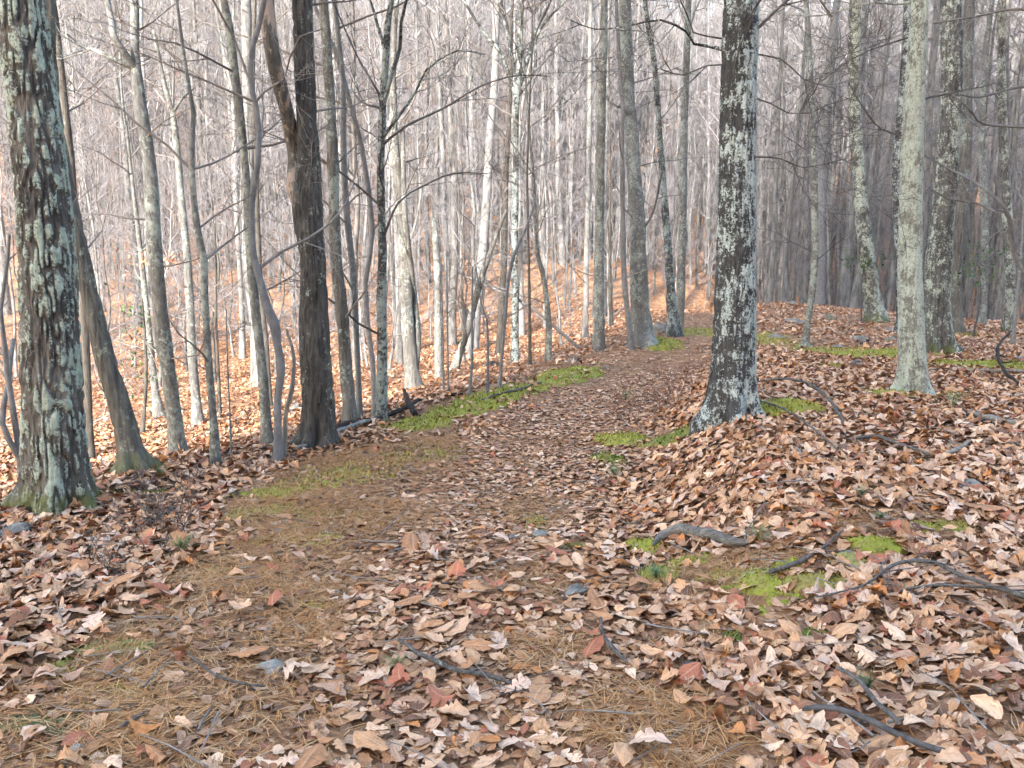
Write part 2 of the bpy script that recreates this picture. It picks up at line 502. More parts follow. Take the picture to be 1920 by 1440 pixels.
gx = lines(-260, 260, -6, 8, 0.11, 1.075)
gy = lines(-75, 320, 1.5, 17, 0.11, 1.06)
GX, GY = np.meshgrid(gx, gy)
gv = np.stack([GX, GY, height(GX, GY)], -1).reshape(-1, 3)
nx, ny = len(gx), len(gy)
i = np.arange(ny - 1)[:, None] * nx + np.arange(nx - 1)[None]
gq = np.stack([i, i + 1, i + nx + 1, i + nx], -1).reshape(-1, 4)
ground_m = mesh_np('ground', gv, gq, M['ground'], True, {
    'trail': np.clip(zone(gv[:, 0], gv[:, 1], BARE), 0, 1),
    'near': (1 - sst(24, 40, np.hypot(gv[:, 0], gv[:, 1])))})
ground = obj('ground', ground_m)
tag(ground, 'leaf covered forest floor with the trail, the hollow and the far hillside', 'ground', kind='structure')

# ------------------------------------------------------------------ trees traced from the photograph
def bark_trunk(P, sides, rng, rugged, depth, base_z, ridscale=1.0):
    """P rows: x y z r, bottom to top; displaced bark with a ridge attribute"""
    p, r = P[:, :3], P[:, 3]
    v, q = tube_np(p, r, sides)
    n = len(p)
    t = np.gradient(p, axis=0); t /= np.linalg.norm(t, axis=1, keepdims=True)
    c = np.repeat(p, sides, 0)
    nrm = v - c; rr = np.linalg.norm(nrm, axis=1, keepdims=True); nrm /= rr + 1e-9
    rel = v - p[0]
    k = ridscale
    seed = rng.random() * 50
    a = vnoise(rel[:, 0] * 36 * k + seed, rel[:, 1] * 36 * k, rel[:, 2] * 6.5 * k)
    b = vnoise(rel[:, 0] * 80 * k + seed, rel[:, 1] * 80 * k, rel[:, 2] * 26 * k)
    c2 = vnoise(rel[:, 0] * 5 + seed, rel[:, 1] * 5, rel[:, 2] * 1.2)
    blk = vnoise(rel[:, 0] * 14 * k + seed, rel[:, 1] * 14 * k, rel[:, 2] * 22 * k + 9)
    ridge = 1 - np.abs(2 * a - 1)
    fur = sst(0.55, 0.95, ridge)                          # 1 in the furrow
    fur = np.clip(fur + rugged * sst(0.66, 0.8, blk) * 0.6, 0, 1)
    disp = -depth * fur + depth * 0.45 * (b - 0.5) + (c2 - 0.5) * rr[:, 0] * 0.14
    hz = v[:, 2] - base_z
    th = np.arctan2(nrm[:, 1], nrm[:, 0])
    flare = np.exp(-np.maximum(hz, 0) / 0.17) * rr[:, 0] * 0.55 * (np.cos(th * 5 + seed + np.sin(th * 2 + seed)) * 0.8 + 0.2) + np.exp(-np.maximum(hz, 0) / 0.5) * rr[:, 0] * 0.08 * np.cos(th * 3 + seed * 2)
    v = v + nrm * (disp + flare)[:, None]
    return v, q, 1 - fur

TREES = []
def T(name, cat, label, mat, pts, base=None, forks=(), twigs=6, crown=True, H=15, D=None, sides=12, step=0.22, depth=0.0, rugged=0.3, twigmat='twig', fmat=None, group=None, leaves=None, twig_len=1.5, tw_from=0.9, rs=1.0):
    TREES.append(locals().copy())

def build_tree(s, idx):
    rng = np.random.default_rng(100 + idx)
    pts = s['pts'][::-1]                                  # bottom to top
    bx, by = pts[0][0], pts[0][1]
    if s['D']:
        Y = s['D']; base, dep = at_plane(bx, by, Y)
        base = np.array([base[0], base[1], float(height(base[0], base[1]))])
    else:
        base, dep = ground_at(bx, by); Y = base[1]
    rows = []
    for (x, y, w) in pts:
        p, dp = at_plane(x, y, Y)
        rows.append([p[0], p[1], p[2], 0.5 * w / F * dp])
    if s['D'] and rows[0][2] > base[2] + 0.1:             # foot is hidden by a rise: carry it down to the ground
        rows.insert(0, [rows[0][0] , rows[0][1], base[2], rows[0][3] * 1.15])
    ph = rng.random() * 6.28
    for k, r_ in enumerate(rows):                         # a little sway in depth
        hz = r_[2] - base[2]
        r_[1] += 0.035 * hz * math.sin(ph + 0.8 * hz) * min(1, hz)
    rows.insert(0, [rows[0][0], rows[0][1], base[2] - 0.3, rows[0][3] * 1.12])
    top = np.array(rows[-1]); prev = np.array(rows[-2])
    nvis = len(rows)
    rows = np.array(rows)
    d = (top - prev)[:3]; d /= np.linalg.norm(d)
    ext = None
    if s['crown']:
        left = max(3.0, s['H'] - (top[2] - base[2]))
        n = 7; e = []
        cur = top[:3].copy(); dd = d * 0.6 + np.array([0, 0, 0.6])
        for k in range(n):
            dd = dd + rng.normal(0, 0.06, 3); dd[2] += 0.05; dd /= np.linalg.norm(dd)
            cur = cur + dd * left / n
            e.append([*cur, top[3] * (1 - 0.88 * (k + 1) / n)])
        ext = np.array(e)
    root = empty(s['name'], tuple(base))
    tag(root, s['label'], s['cat'], s['group'])
    P = smooth_path(rows, s['step'])
    if ext is not None:
        P = np.vstack([P, smooth_path(np.vstack([P[-1:], ext]), 0.5)[1:]])
    P[:, 3] = np.maximum(P[:, 3], 0.004)
    mat = M[s['mat']]
    g = Geo()
    if s['depth'] > 0:
        v, q, rid = bark_trunk(P, s['sides'], rng, s['rugged'], s['depth'], base[2], s['rs'])
        g.add(v, q, rid=rid)
    else:
        Pn = P.copy()
        Pn[:, 3] *= 1 + 0.10 * (rng.random(len(P)) - 0.5)
        v, q = tube_np(Pn[:, :3], Pn[:, 3], s['sides'])
        hz = v[:, 2] - base[2]
        c = np.repeat(Pn[:, :3], s['sides'], 0); nr = v - c; rr = np.linalg.norm(nr, axis=1, keepdims=True)
        th = np.arctan2(nr[:, 1], nr[:, 0])
        fl = np.exp(-np.maximum(hz, 0) / 0.18) * 0.28 * (np.cos(th * 3 + ph) * 0.6 + 0.5)
        bumps = (vnoise(v[:, 0] * 6, v[:, 1] * 6, v[:, 2] * 3 + idx) - 0.5) * 0.22
        v = c + nr * (1 + fl + bumps)[:, None]
        g.add(v, q, rid=np.ones(len(v)))
    obj('trunk', g.mesh('trunk', mat, base), root)
    # second stems and traced limbs
    for fk in s['forks']:
        fp = []
        for k, (x, y, w) in enumerate(fk):
            p, dp = at_plane(x, y, Y)
            fp.append([p[0], p[1] + 0.10 * math.sin(k * 1.3 + ph) * min(k, 2), p[2], max(0.5 * w / F * dp, 0.003)])
        fp = np.array(fp)
        off = fp[0, :3].copy()
        near = P[np.argmin(np.linalg.norm(P[:, :3] - off, axis=1)), :3]
        fp = np.vstack([np.array([[*near, fp[0, 3]]]), fp[1:]]) if np.linalg.norm(near - off) < 0.6 else fp
        if fk[-1][1] <= 15:                               # it leaves the frame: carry on upward
            dd = fp[-1, :3] - fp[-2, :3]; dd /= np.linalg.norm(dd)
            e = fp[-1].copy(); more = []
            for k in range(4):
                dd = dd + rng.normal(0, 0.1, 3); dd[2] += 0.12; dd /= np.linalg.norm(dd)
                e = e.copy(); e[:3] += dd * 0.9; e[3] = max(e[3] * 0.72, 0.004); more.append(e)
            fp = np.vstack([fp, more])
        fpp = smooth_path(fp, 0.12)
        g2 = Geo()
        v, q = tube_np(fpp[:, :3], np.maximum(fpp[:, 3], 0.003), 8 if fk[0][2] > 8 else 5)
        g2.add(v, q)
        big = fk[0][2] >= 20
        for k in range(4 if big else 5):
            i0 = int(len(fpp) * (0.3 + 0.65 * rng.random())); i0 = min(i0, len(fpp) - 2)
            tt = fpp[i0 + 1, :3] - fpp[i0, :3]; tt /= np.linalg.norm(tt)
            sd = np.cross(tt, rng.normal(0, 1, 3)); sd /= np.linalg.norm(sd)
            grow(g2, fpp[i0, :3], tt * 0.7 + sd * 0.7, 0.5 + 0.7 * rng.random(), max(fpp[i0, 3] * 0.4, 0.0035), 1, rng, 0.15, 0.4)
        obj('stem' if big else 'limb', g2.mesh('limb', M[s['fmat'] or s['mat']] if fk[0][2] > 6 else M[s['twigmat']], base), root)
    # side twigs and the crown
    g3 = Geo()
    hs = P[:, 2] - base[2]
    top_vis = rows[nvis - 1][2] - base[2]
    for k in range(s['twigs']):
        h = s['tw_from'] + (top_vis - s['tw_from']) * ((k + rng.random()) / max(s['twigs'], 1))
        i0 = int(np.argmin(np.abs(hs - h)))
        a = rng.random() * 6.283
        dr = np.array([math.cos(a), math.sin(a) * 0.8, 0.25 + 0.5 * rng.random()])
        L = s['twig_len'] * (0.45 + 0.8 * rng.random())
        grow(g3, P[i0, :3] + dr * P[i0, 3] * 0.6, dr, L, min(0.006 + 0.005 * L, P[i0, 3] * 0.5), 0, rng, 0.12, 0.4, (5, 3, 2), (5, 3, 3))
    if s['crown']:
        i1 = int(np.argmin(np.abs(hs - top_vis))); nn = len(P)
        for k in range(13):
            i0 = i1 + int((nn - 1 - i1) * (0.05 + 0.93 * (k + rng.random()) / 13)); i0 = min(i0, nn - 1)
            a = rng.random() * 6.283
            dr = np.array([math.cos(a), math.sin(a), 0.5 + 0.5 * rng.random()])
            grow(g3, P[i0, :3], dr, 1.4 + 2.2 * rng.random(), max(P[i0, 3] * 0.4, 0.012), 0, rng, 0.3, 0.35, (5, 4), (4, 3, 3))
    if g3.n:
        obj('crown', g3.mesh('crown', M[s['twigmat']], base), root)
    if s['leaves']:
        s['leaves'](root, base, P, rng, Y)
    return root

def clinging(px, py, wpx, hpx, n, size=0.075, pal='dead', label=None):
    """leaves still on the twigs, about a point of the photograph"""
    def f(root, base, P, rng, Y):
        c, dp = at_plane(px, py, Y)
        sx, sz = wpx / F * dp / 2, hpx / F * dp / 2
        pos = c + rng.normal(0, 1, (n, 3)) * np.array([sx, 0.3, sz]) * 0.6
        g = Geo()
        v, q, col, luv = leaf_mesh(pos, n, rng, size, 4, pal, tilt=1.2, gzero=True)
        g.add(v, q, col=col, luv=luv)
        o = obj('leaves', g.mesh('leaves', M['leaf'] if pal == 'dead' else M['green'], base), root)
        g4 = Geo()
        near = P[np.argmin(np.linalg.norm(P[:, :3] - c, axis=1)), :3]
        for k in range(5):
            tgt = c + rng.normal(0, 0.8, 3) * np.array([sx, 0.25, sz])
            mid = (near + tgt) / 2 + rng.normal(0, 0.08, 3)
            sp = smooth_path(np.array([near, mid, tgt]), 0.1)
            g4.add(*tube_np(sp, np.linspace(0.008, 0.003, len(sp)), 4))
        obj('limb', g4.mesh('limb', M['twig'], base), root)
    return f

# ------------------------------------------------------------------ leaves (shared by litter, single leaves and clinging leaves)
PAL = np.array([
    [0.59, 0.395, 0.265], [0.66, 0.475, 0.345], [0.54, 0.33, 0.19], [0.46, 0.26, 0.135], [0.38, 0.19, 0.09],
    [0.27, 0.125, 0.062], [0.16, 0.075, 0.042], [0.50, 0.205, 0.06], [0.34, 0.12, 0.065], [0.62, 0.48, 0.39], [0.54, 0.39, 0.31], [0.47, 0.295, 0.20]])
PAL = PAL * np.array([1.06, 0.955, 0.865])
PALW = np.array([0.14, 0.08, 0.13, 0.14, 0.12, 0.09, 0.08, 0.025, 0.055, 0.03, 0.06, 0.09]); PALW = PALW / PALW.sum()
GPAL = np.array([[0.045, 0.095, 0.03], [0.07, 0.13, 0.04], [0.10, 0.16, 0.05], [0.035, 0.07, 0.03]])
_OAK = [0.02, 0.05, 0.17, 0.20, 0.10, 0.30, 0.33, 0.13, 0.32, 0.35, 0.15, 0.19, 0.02]
_CHE = [0.02, 0.10, 0.135, 0.205, 0.20, 0.265, 0.245, 0.295, 0.255, 0.26, 0.185, 0.14, 0.01]
_BEE = [0.02, 0.09, 0.16, 0.21, 0.245, 0.26, 0.26, 0.245, 0.22, 0.18, 0.13, 0.07, 0.01]
_WOK = [0.02, 0.06, 0.13, 0.15, 0.11, 0.23, 0.25, 0.17, 0.30, 0.30, 0.20, 0.21, 0.04]
_MAP = [0.02, 0.18, 0.36, 0.30, 0.42, 0.46, 0.30, 0.33, 0.22, 0.14, 0.16, 0.08, 0.01]
PROF = np.array([_OAK, _CHE, _BEE, _WOK, _CHE, _MAP, _CHE])
def profile(kind, m):
    t = np.linspace(0, 12, m + 1)
    P = PROF if m >= 10 else PROF * 0 + np.array([_BEE, _CHE, _BEE, _BEE, _CHE, _MAP, _MAP])
    i = np.clip(t.astype(int), 0, 11); f = t - i
    return (P[:, i] * (1 - f) + P[:, i + 1] * f)[kind]

def leaf_mesh(pos, n, rng, size, m, pal='dead', tilt=0.38, gzero=False, colors=None, curl=1.0, kind=None):
    """n leaves at pos: m stations along each, three vertices per station"""
    kind = rng.integers(0, len(PROF), n) if kind is None else kind
    if pal == 'green': kind = np.full(n, 2)
    L = size * (0.62 + 0.75 * rng.random(n)) * np.where(kind == 1, 1.15, 1.0) * np.where(kind == 5, 0.8, 1.0)
    W = profile(kind, m)                                              # n, m+1
    t = np.linspace(0, 1, m + 1)[None].repeat(n, 0)
    asym = 1 + rng.normal(0, 0.12, (n, 1))
    wl, wr = W * asym, W * (2 - asym)
    if m >= 10:
        wl = wl * (1 + rng.normal(0, 0.10, wl.shape)); wr = wr * (1 + rng.normal(0, 0.10, wr.shape))
        tip = np.zeros(m + 1); tip[[3, 6, 9]] = 0.05; tip[[4, 7, 10]] = -0.01
        tl = t + tip * np.isin(kind, (0, 3, 6))[:, None]
    else:
        tl = t
    c1 = np.abs(rng.normal(0, 1, (n, 1))) * 0.62 * curl * np.where(rng.random((n, 1)) < 0.68, 1, -1)      # cupping across
    c2 = rng.normal(0, 0.26, (n, 1)) * curl                           # bow along
    tw = rng.normal(0, 0.42, (n, 1)) * curl                            # twist
    bx = rng.normal(0, 0.10, (n, 1)) * curl
    def pt(w, tt, sgn):
        x = sgn * w
        z = c1 * x * x * 2.2 + 0.15 * np.abs(x) * np.sign(c1) + c2 * ((tt - 0.5) ** 2) * 2 + tw * x * (tt - 0.5)
        if m >= 10: z = z + 0.05 * curl * np.sin(tt * 9 + sgn * 2 + c1 * 9) * np.abs(x) * 2
        sh = 1 / (1 + 0.9 * np.abs(c1) * np.abs(x))
        return np.stack([x * sh + bx * (tt - 0.5) ** 2 * 4, (tt - 0.5) * (1 - 0.25 * np.abs(c2)), z], -1)
    V = np.stack([pt(wl, tl, -1.0), pt(np.zeros_like(W), t, 1.0), pt(wr, tl, 1.0)], 2) * L[:, None, None, None]   # n,m+1,3,3
    phi = rng.random(n) * 6.2832
    ax, ay = rng.normal(0, tilt, n), rng.normal(0, tilt, n)
    ca, sa = np.cos(ax), np.sin(ax); cb, sb = np.cos(ay), np.sin(ay); cp, sp_ = np.cos(phi), np.sin(phi)
    x, y, z = V[..., 0], V[..., 1], V[..., 2]
    e = lambda k: k[:, None, None]
    x1, z1 = x * e(cb) + z * e(sb), -x * e(sb) + z * e(cb)
    y1, z2 = y * e(ca) - z1 * e(sa), y * e(sa) + z1 * e(ca)
    X, Yy = x1 * e(cp) - y1 * e(sp_), x1 * e(sp_) + y1 * e(cp)
    if not gzero:
        z2 = z2 - z2.min(axis=(1, 2))[:, None, None] * 0.72           # lowest edge sinks a little into the litter
        h = 0.15
        gxx = (height(pos[:, 0] + h, pos[:, 1]) - height(pos[:, 0] - h, pos[:, 1])) / (2 * h)
        gyy = (height(pos[:, 0], pos[:, 1] + h) - height(pos[:, 0], pos[:, 1] - h)) / (2 * h)
        z2 = z2 + X * e(gxx) + Yy * e(gyy)
    V = np.stack([X, Yy, z2], -1) + pos[:, None, None, :]
    k = 3 * (m + 1)
    b = (np.arange(n) * k)[:, None, None]
    i = (np.arange(m) * 3)[None, :, None]
    j = np.arange(2)[None, None]
    q = np.stack([b + i + j, b + i + j + 1, b + i + j + 4, b + i + j + 3], -1).reshape(-1, 4)
    if colors is None:
        if pal == 'green': colors = GPAL[rng.integers(0, 4, n)]
        else: colors = PAL[rng.choice(len(PAL), n, p=PALW)]
        colors = colors * (1 + rng.normal(0, 0.10, (n, 1)))
    col = np.concatenate([np.clip(colors, 0.01, 0.8), np.ones((n, 1))], 1)
    col = np.repeat(col, k, 0)
    luv = np.stack([np.broadcast_to(np.array([-1.0, 0, 1.0]), (n, m + 1, 3)), t[..., None].repeat(3, 2), np.broadcast_to(rng.random(n)[:, None, None], (n, m + 1, 3))], -1).reshape(-1, 3)
    return V.reshape(-1, 3), q, col, luv

# --- the near trunks
T('oak_tree', 'tree', 'massive ridged oak trunk with mint lichen, three stones at its foot', 'ridged',
  [(20, 0, 88), (40, 140, 92), (64, 300, 96), (86, 480, 100), (100, 700, 104), (107, 860, 108), (108, 920, 120), (107, 955, 138)],
  sides=170, step=0.012, depth=0.019, rugged=1.0, twigs=0, H=17)
T('oak_tree', 'tree', 'thick dark oak with patchy white lichen and mossy foot, standing alone beside the trail', 'charcoal',
  [(1395, 0, 66), (1390, 160, 67), (1386, 320, 69), (1383, 480, 73), (1377, 640, 79), (1375, 700, 84), (1374, 750, 92), (1374, 788, 104)],
  sides=120, step=0.018, depth=0.012, rugged=0.5, twigs=3, tw_from=2.6, H=18, twigmat='twigdark', rs=1.25,
  forks=[[(1360, 93, 9), (1335, 82, 6), (1310, 72, 5), (1283, 65, 4.5), (1230, 52, 4), (1180, 50, 3), (1120, 42, 2.5), (1062, 24, 2)],
         [(1312, 73, 4), (1304, 55, 3.5), (1298, 20, 3), (1270, 3, 2.5)],
         [(1358, 118, 4), (1330, 118, 3), (1290, 132, 2.5), (1235, 134, 2)],
         [(1420, 170, 4), (1450, 190, 3), (1490, 205, 2.5), (1516, 215, 2)],
         [(1422, 290, 3.5), (1470, 295, 3), (1520, 310, 2.5), (1580, 300, 2)],
         [(1425, 95, 3.5), (1470, 105, 3), (1520, 140, 2.5), (1560, 170, 2)]])
T('oak_tree', 'tree', 'straight pale trunk wholly coated in whitish green lichen, moss pad at its foot', 'palelichen',
  [(1714, -5, 30), (1714, 100, 34), (1712, 250, 38), (1711, 400, 41), (1710, 500, 44), (1711, 600, 45), (1712, 680, 48), (1713, 720, 54), (1712, 740, 66)],
  sides=72, step=0.022, depth=0.008, rugged=0.8, twigs=2, tw_from=2.8, H=16, twigmat='twigdark', rs=1.5,
  forks=[[(1705, 5, 9), (1690, 3, 4), (1650, 12, 3.5), (1600, 20, 3), (1540, 30, 2.5), (1470, 12, 2)],
         [(1695, 70, 4), (1660, 82, 3), (1600, 110, 2.5), (1540, 150, 2), (1500, 180, 1.8)],
         [(1692, 258, 4), (1660, 240, 3), (1610, 205, 2.5), (1575, 165, 2)]])
T('oak_tree', 'tree', 'broad oak with blotchy lichen behind the pale lichen trunk, brown mossy base', 'mixlichen',
  [(1781, 0, 36), (1776, 160, 38), (1770, 320, 40), (1762, 440, 44), (1758, 520, 46), (1758, 600, 48), (1762, 645, 54), (1765, 665, 66)],
  sides=64, step=0.03, depth=0.013, rugged=0.5, twigs=2, tw_from=3, H=18)
T('oak_tree', 'tree', 'stout dark oak split into a black stem and a peeling tan stem', 'double',
  [(560, 0, 38), (563, 100, 39), (570, 230, 40), (574, 310, 48), (573, 370, 58), (578, 430, 54), (586, 490, 48), (591, 640, 57), (598, 760, 60), (598, 810, 66), (597, 836, 80)],
  sides=72, step=0.022, depth=0.014, rugged=0.3, twigs=4, tw_from=2.0, twig_len=1.2, H=18, fmat='peeling',
  forks=[[(566, 400, 44), (553, 350, 36), (543, 290, 30), (535, 210, 27), (524, 120, 28), (508, 0, 28)]])
T('oak_tree', 'tree', 'leaning oak with wide mossy root flare just behind the massive ridged trunk', 'oakmoss',
  [(80, 0, 24), (98, 180, 25), (126, 330, 27), (158, 480, 31), (198, 660, 36), (230, 780, 41), (246, 850, 48), (254, 893, 84)],
  sides=48, step=0.03, depth=0.010, rugged=0.3, twigs=2, tw_from=1.2)
# --- the left slope
T('maple_tree', 'tree', 'thin knobbly trunk rising close along the shaded side of the massive ridged oak', 'brown',
  [(107, 0, 15), (115, 130, 15), (125, 290, 15), (133, 400, 13), (144, 480, 13), (158, 650, 14), (166, 780, 14), (170, 862, 16)], twigs=2)
T('maple_tree', 'tree', 'grey lichened tree forking high into two stems, third in from the frame edge', 'grey',
  [(238, 0, 15), (244, 100, 17), (253, 173, 22), (267, 240, 23), (283, 333, 24), (294, 480, 26), (307, 613, 28), (320, 713, 28), (331, 820, 29), (334, 862, 38)],
  sides=20, step=0.1, twigs=5, forks=[[(242, 125, 14), (222, 75, 13), (203, 40, 12), (183, 0, 11)], [(237, 118, 9), (200, 105, 8), (165, 88, 7), (140, 80, 5), (122, 62, 3)]])
T('maple_tree', 'tree', 'crooked slim tree with stubby forked top and splayed foot on the leafy slope', 'grey',
  [(293, 60, 6), (310, 170, 8), (320, 210, 11), (328, 300, 12), (337, 400, 13), (347, 480, 14), (352, 540, 15), (361, 670, 16), (369, 770, 18), (371, 798, 26)],
  crown=False, forks=[[(322, 212, 7), (338, 185, 5), (355, 158, 3)], [(319, 205, 6), (300, 180, 5), (276, 160, 3)], [(320, 205, 5), (324, 120, 4), (318, 40, 3)]], twigs=6)
T('maple_tree', 'tree', 'slender wavy grey tree with mossy bands, base alone in open leaves', 'grey',
  [(330, 0, 5), (350, 120, 6), (368, 215, 9), (366, 320, 11), (376, 430, 12), (388, 490, 13), (388, 550, 13), (393, 680, 14), (400, 780, 14), (405, 872, 18)], twigs=7)
T('beech_tree', 'tree', 'smooth grey sinuous tree with an elbow bend low on its trunk', 'smooth',
  [(490, -5, 9), (480, 40, 9), (465, 90, 10), (463, 150, 10), (471, 187, 11), (477, 235, 11), (477, 300, 11), (468, 365, 11), (467, 415, 11), (472, 480, 13), (483, 520, 14), (500, 580, 16), (513, 608, 19), (520, 650, 15), (527, 690, 15), (521, 745, 15), (521, 810, 16), (521, 864, 19)],
  sides=16, step=0.06, twigs=3, twigmat='twig',
  forks=[[(473, 185, 6), (490, 168, 4.5), (520, 140, 4), (547, 113, 3.5), (575, 82, 3), (607, 57, 2.5)], [(466, 147, 6), (455, 130, 5), (425, 60, 5), (402, 0, 4)]])
T('maple_tree', 'tree', 'straight light grey trunk hugging the sinuous smooth tree', 'grey',
  [(425, -10, 12), (437, 60, 15), (445, 140, 15), (453, 233, 15), (460, 333, 15), (466, 480, 16), (476, 580, 17), (490, 690, 17), (502, 838, 21)], sides=16, step=0.1, twigs=3)
T('sapling', 'sapling', 'thin dark sapling squeezed between the sinuous tree and the stout split oak', 'brown',
  [(481, 0, 7), (481, 170, 7), (484, 300, 8), (483, 420, 9), (488, 560, 10), (497, 640, 10), (507, 768, 11)], twigs=4)
T('dead_sapling', 'dead tree', 'bent bleached dead stem with broken tip beside the stout split oak', 'dead',
  [(535, 618, 4), (542, 640, 6), (550, 675, 7), (546, 735, 9), (536, 775, 8), (533, 858, 10)], crown=False, twigs=0, step=0.06, sides=10)
T('maple_tree', 'tree', 'tall light brown trunk just beyond the stout split oak', 'oak',
  [(600, 0, 18), (613, 167, 19), (622, 300, 20), (630, 480, 22), (640, 560, 22), (649, 680, 24), (656, 770, 26), (658, 797, 32)], sides=24, step=0.08, twigs=3)
T('sapling', 'sapling', 'pale thin trunk just past the tall light brown trunk', 'pale',
  [(640, 150, 10), (643, 300, 12), (652, 420, 13), (662, 500, 13), (668, 600, 12), (672, 700, 11), (674, 792, 12)], twigs=4)
T('sapling', 'sapling', 'wavy thin grey stem touching the dark lichen spotted tree', 'smooth',
  [(600, 30, 7), (620, 70, 8), (640, 123, 9), (660, 200, 9), (680, 283, 10), (690, 350, 10), (697, 433, 10), (692, 480, 10), (684, 530, 9), (687, 600, 10), (698, 680, 10), (703, 782, 12)], twigs=3)
T('maple_tree', 'tree', 'dark lichen spotted tree fanning into several upright limbs above', 'darkl',
  [(733, -5, 10), (725, 40, 12), (720, 110, 14), (714, 200, 14), (711, 300, 14), (713, 400, 15), (716, 480, 17), (715, 580, 18), (717, 680, 20), (713, 790, 23)],
  sides=20, step=0.07, twigs=5, twig_len=2.0, twigmat='twigdark',
  forks=[[(713, 200, 9), (735, 130, 8), (745, 80, 7), (752, 40, 6), (770, 0, 5)], [(719, 95, 8), (705, 40, 6), (692, 0, 5)], [(712, 260, 8), (740, 225, 6), (775, 165, 5), (800, 130, 4), (860, 105, 3), (910, 108, 2.5)],
         [(712, 270, 6), (760, 235, 5), (830, 195, 4), (900, 162, 3), (970, 150, 2.5), (1030, 148, 2)], [(714, 450, 6), (745, 380, 4), (790, 345, 3.5), (850, 325, 3), (915, 330, 2)], [(712, 190, 6), (690, 140, 4), (660, 90, 3.5), (625, 5, 3)]])
T('oak_tree', 'tree', 'grey oak with twin fused trunks and flared base above the dark fallen branch', 'oak',
  [(748, 0, 9), (742, 80, 10), (738, 167, 12), (740, 267, 14), (746, 340, 20), (755, 450, 22), (760, 540, 23), (767, 640, 25), (772, 700, 28), (775, 732, 40)],
  sides=28, step=0.07, twigs=4, forks=[[(783, 722, 15), (781, 640, 14), (774, 560, 13), (768, 480, 12), (762, 400, 10), (757, 320, 9), (752, 240, 8)]])
T('birch_tree', 'tree', 'sunlit chalky white trunk seen between two grey trunks', 'pale',
  [(735, 250, 8), (742, 400, 10), (745, 480, 11), (747, 580, 11), (750, 687, 13)], twigs=3, H=12)
T('dead_snag', 'dead tree', 'broken topped grey snag standing behind the slim pair of saplings', 'grey',
  [(811, 406, 5), (813, 412, 9), (815, 440, 12), (818, 480, 13), (821, 580, 14), (822, 708, 16)], crown=False, twigs=0, sides=16, step=0.08)
T('leaning_tree', 'tree', 'half fallen trunk leaning away towards the fork of the centre tree', 'oak',
  [(950, 393, 6), (935, 430, 8), (917, 480, 9), (903, 520, 11), (887, 580, 12), (873, 630, 12), (853, 694, 16)], crown=False, twigs=4, sides=14, step=0.1, twig_len=0.9)
T('maple_tree', 'tree', 'centre tree with vase shaped spread of limbs from a dark crotch', 'darkl',
  [(978, 0, 9), (975, 80, 11), (972, 140, 12), (968, 200, 11), (967, 300, 11), (966, 400, 12), (965, 480, 12), (966, 560, 13), (966, 640, 14), (966, 680, 18)], sides=14, step=0.1, twigs=6, twig_len=2.0,
  forks=[[(969, 175, 9), (990, 110, 8), (1003, 55, 7), (1030, 5, 5)], [(969, 165, 8), (955, 80, 7), (945, 30, 6), (940, 0, 5)], [(967, 180, 8), (940, 100, 7), (910, 60, 6), (870, 0, 5)], [(968, 190, 7), (1003, 130, 6), (1008, 60, 6), (1060, 0, 4)]])
T('maple_tree', 'tree', 'dark trunk standing close behind the centre tree', 'brown',
  [(958, 150, 7), (953, 260, 8), (949, 333, 9), (946, 480, 11), (942, 540, 12), (938, 620, 13), (935, 668, 15)], twigs=3)
T('sapling', 'sapling', 'bent pale sapling crossing in front of the centre tree', 'smooth',
  [(1003, 380, 3), (985, 430, 5), (963, 480, 7), (953, 523, 7), (947, 597, 6), (940, 680, 6), (936, 730, 7)], crown=False, twigs=5, twig_len=1.0)
T('sapling', 'sapling', 'straight thin sapling under the half fallen trunk', 'smooth', [(886, 500, 3), (885, 590, 4), (885, 680, 5), (880, 744, 6)], crown=False, twigs=3, twig_len=0.8)
T('sapling', 'sapling', 'thin sapling with one sideways kink beneath the half fallen trunk', 'smooth', [(892, 500, 2.5), (902, 570, 3), (913, 600, 4), (915, 650, 5), (914, 742, 5)], crown=False, twigs=3, twig_len=0.8)
T('sapling', 'sapling', 'slim sapling in front of the broken snag, nearer the trail moss', 'smooth', [(826, 480, 2.5), (829, 600, 3.5), (832, 740, 4)], crown=False, twigs=4, twig_len=0.7)
T('sapling', 'sapling', 'slim sapling paired with another, on the side facing the half fallen trunk', 'smooth', [(838, 470, 2.5), (839, 600, 3.5), (841, 738, 4)], crown=False, twigs=4, twig_len=0.7)
T('maple_tree', 'tree', 'grey tree with a slight bow, between the centre tree and a chalky trunk', 'grey',
  [(1000, 330, 5), (1005, 440, 7), (1008, 480, 8), (1017, 510, 9), (1026, 570, 10), (1029, 620, 11), (1028, 678, 13)], twigs=5, H=9)
T('sapling', 'sapling', 'dark pencil thin stem rising beside the bowed grey tree', 'brown', [(988, 330, 4), (991, 480, 5), (993, 580, 6), (994, 684, 7)], twigs=3, H=8)
T('beech_tree', 'tree', 'trunk with yellow green lichened foot in full sun behind the centre tree', 'pale', [(972, 300, 7), (975, 400, 8), (977, 530, 9), (979, 630, 12)], twigs=2)
T('birch_tree', 'tree', 'whitish straight trunk beside the plain grey column trunk', 'pale', [(1108, 60, 8), (1105, 180, 9), (1103, 300, 9), (1100, 480, 10), (1099, 560, 10), (1097, 636, 12)], twigs=3)
T('maple_tree', 'tree', 'plain grey column trunk with its foot at the shaded bank', 'grey', [(1131, 0, 13), (1128, 150, 16), (1126, 330, 17), (1124, 480, 19), (1123, 580, 20), (1122, 657, 23)], sides=20, step=0.09, twigs=3)
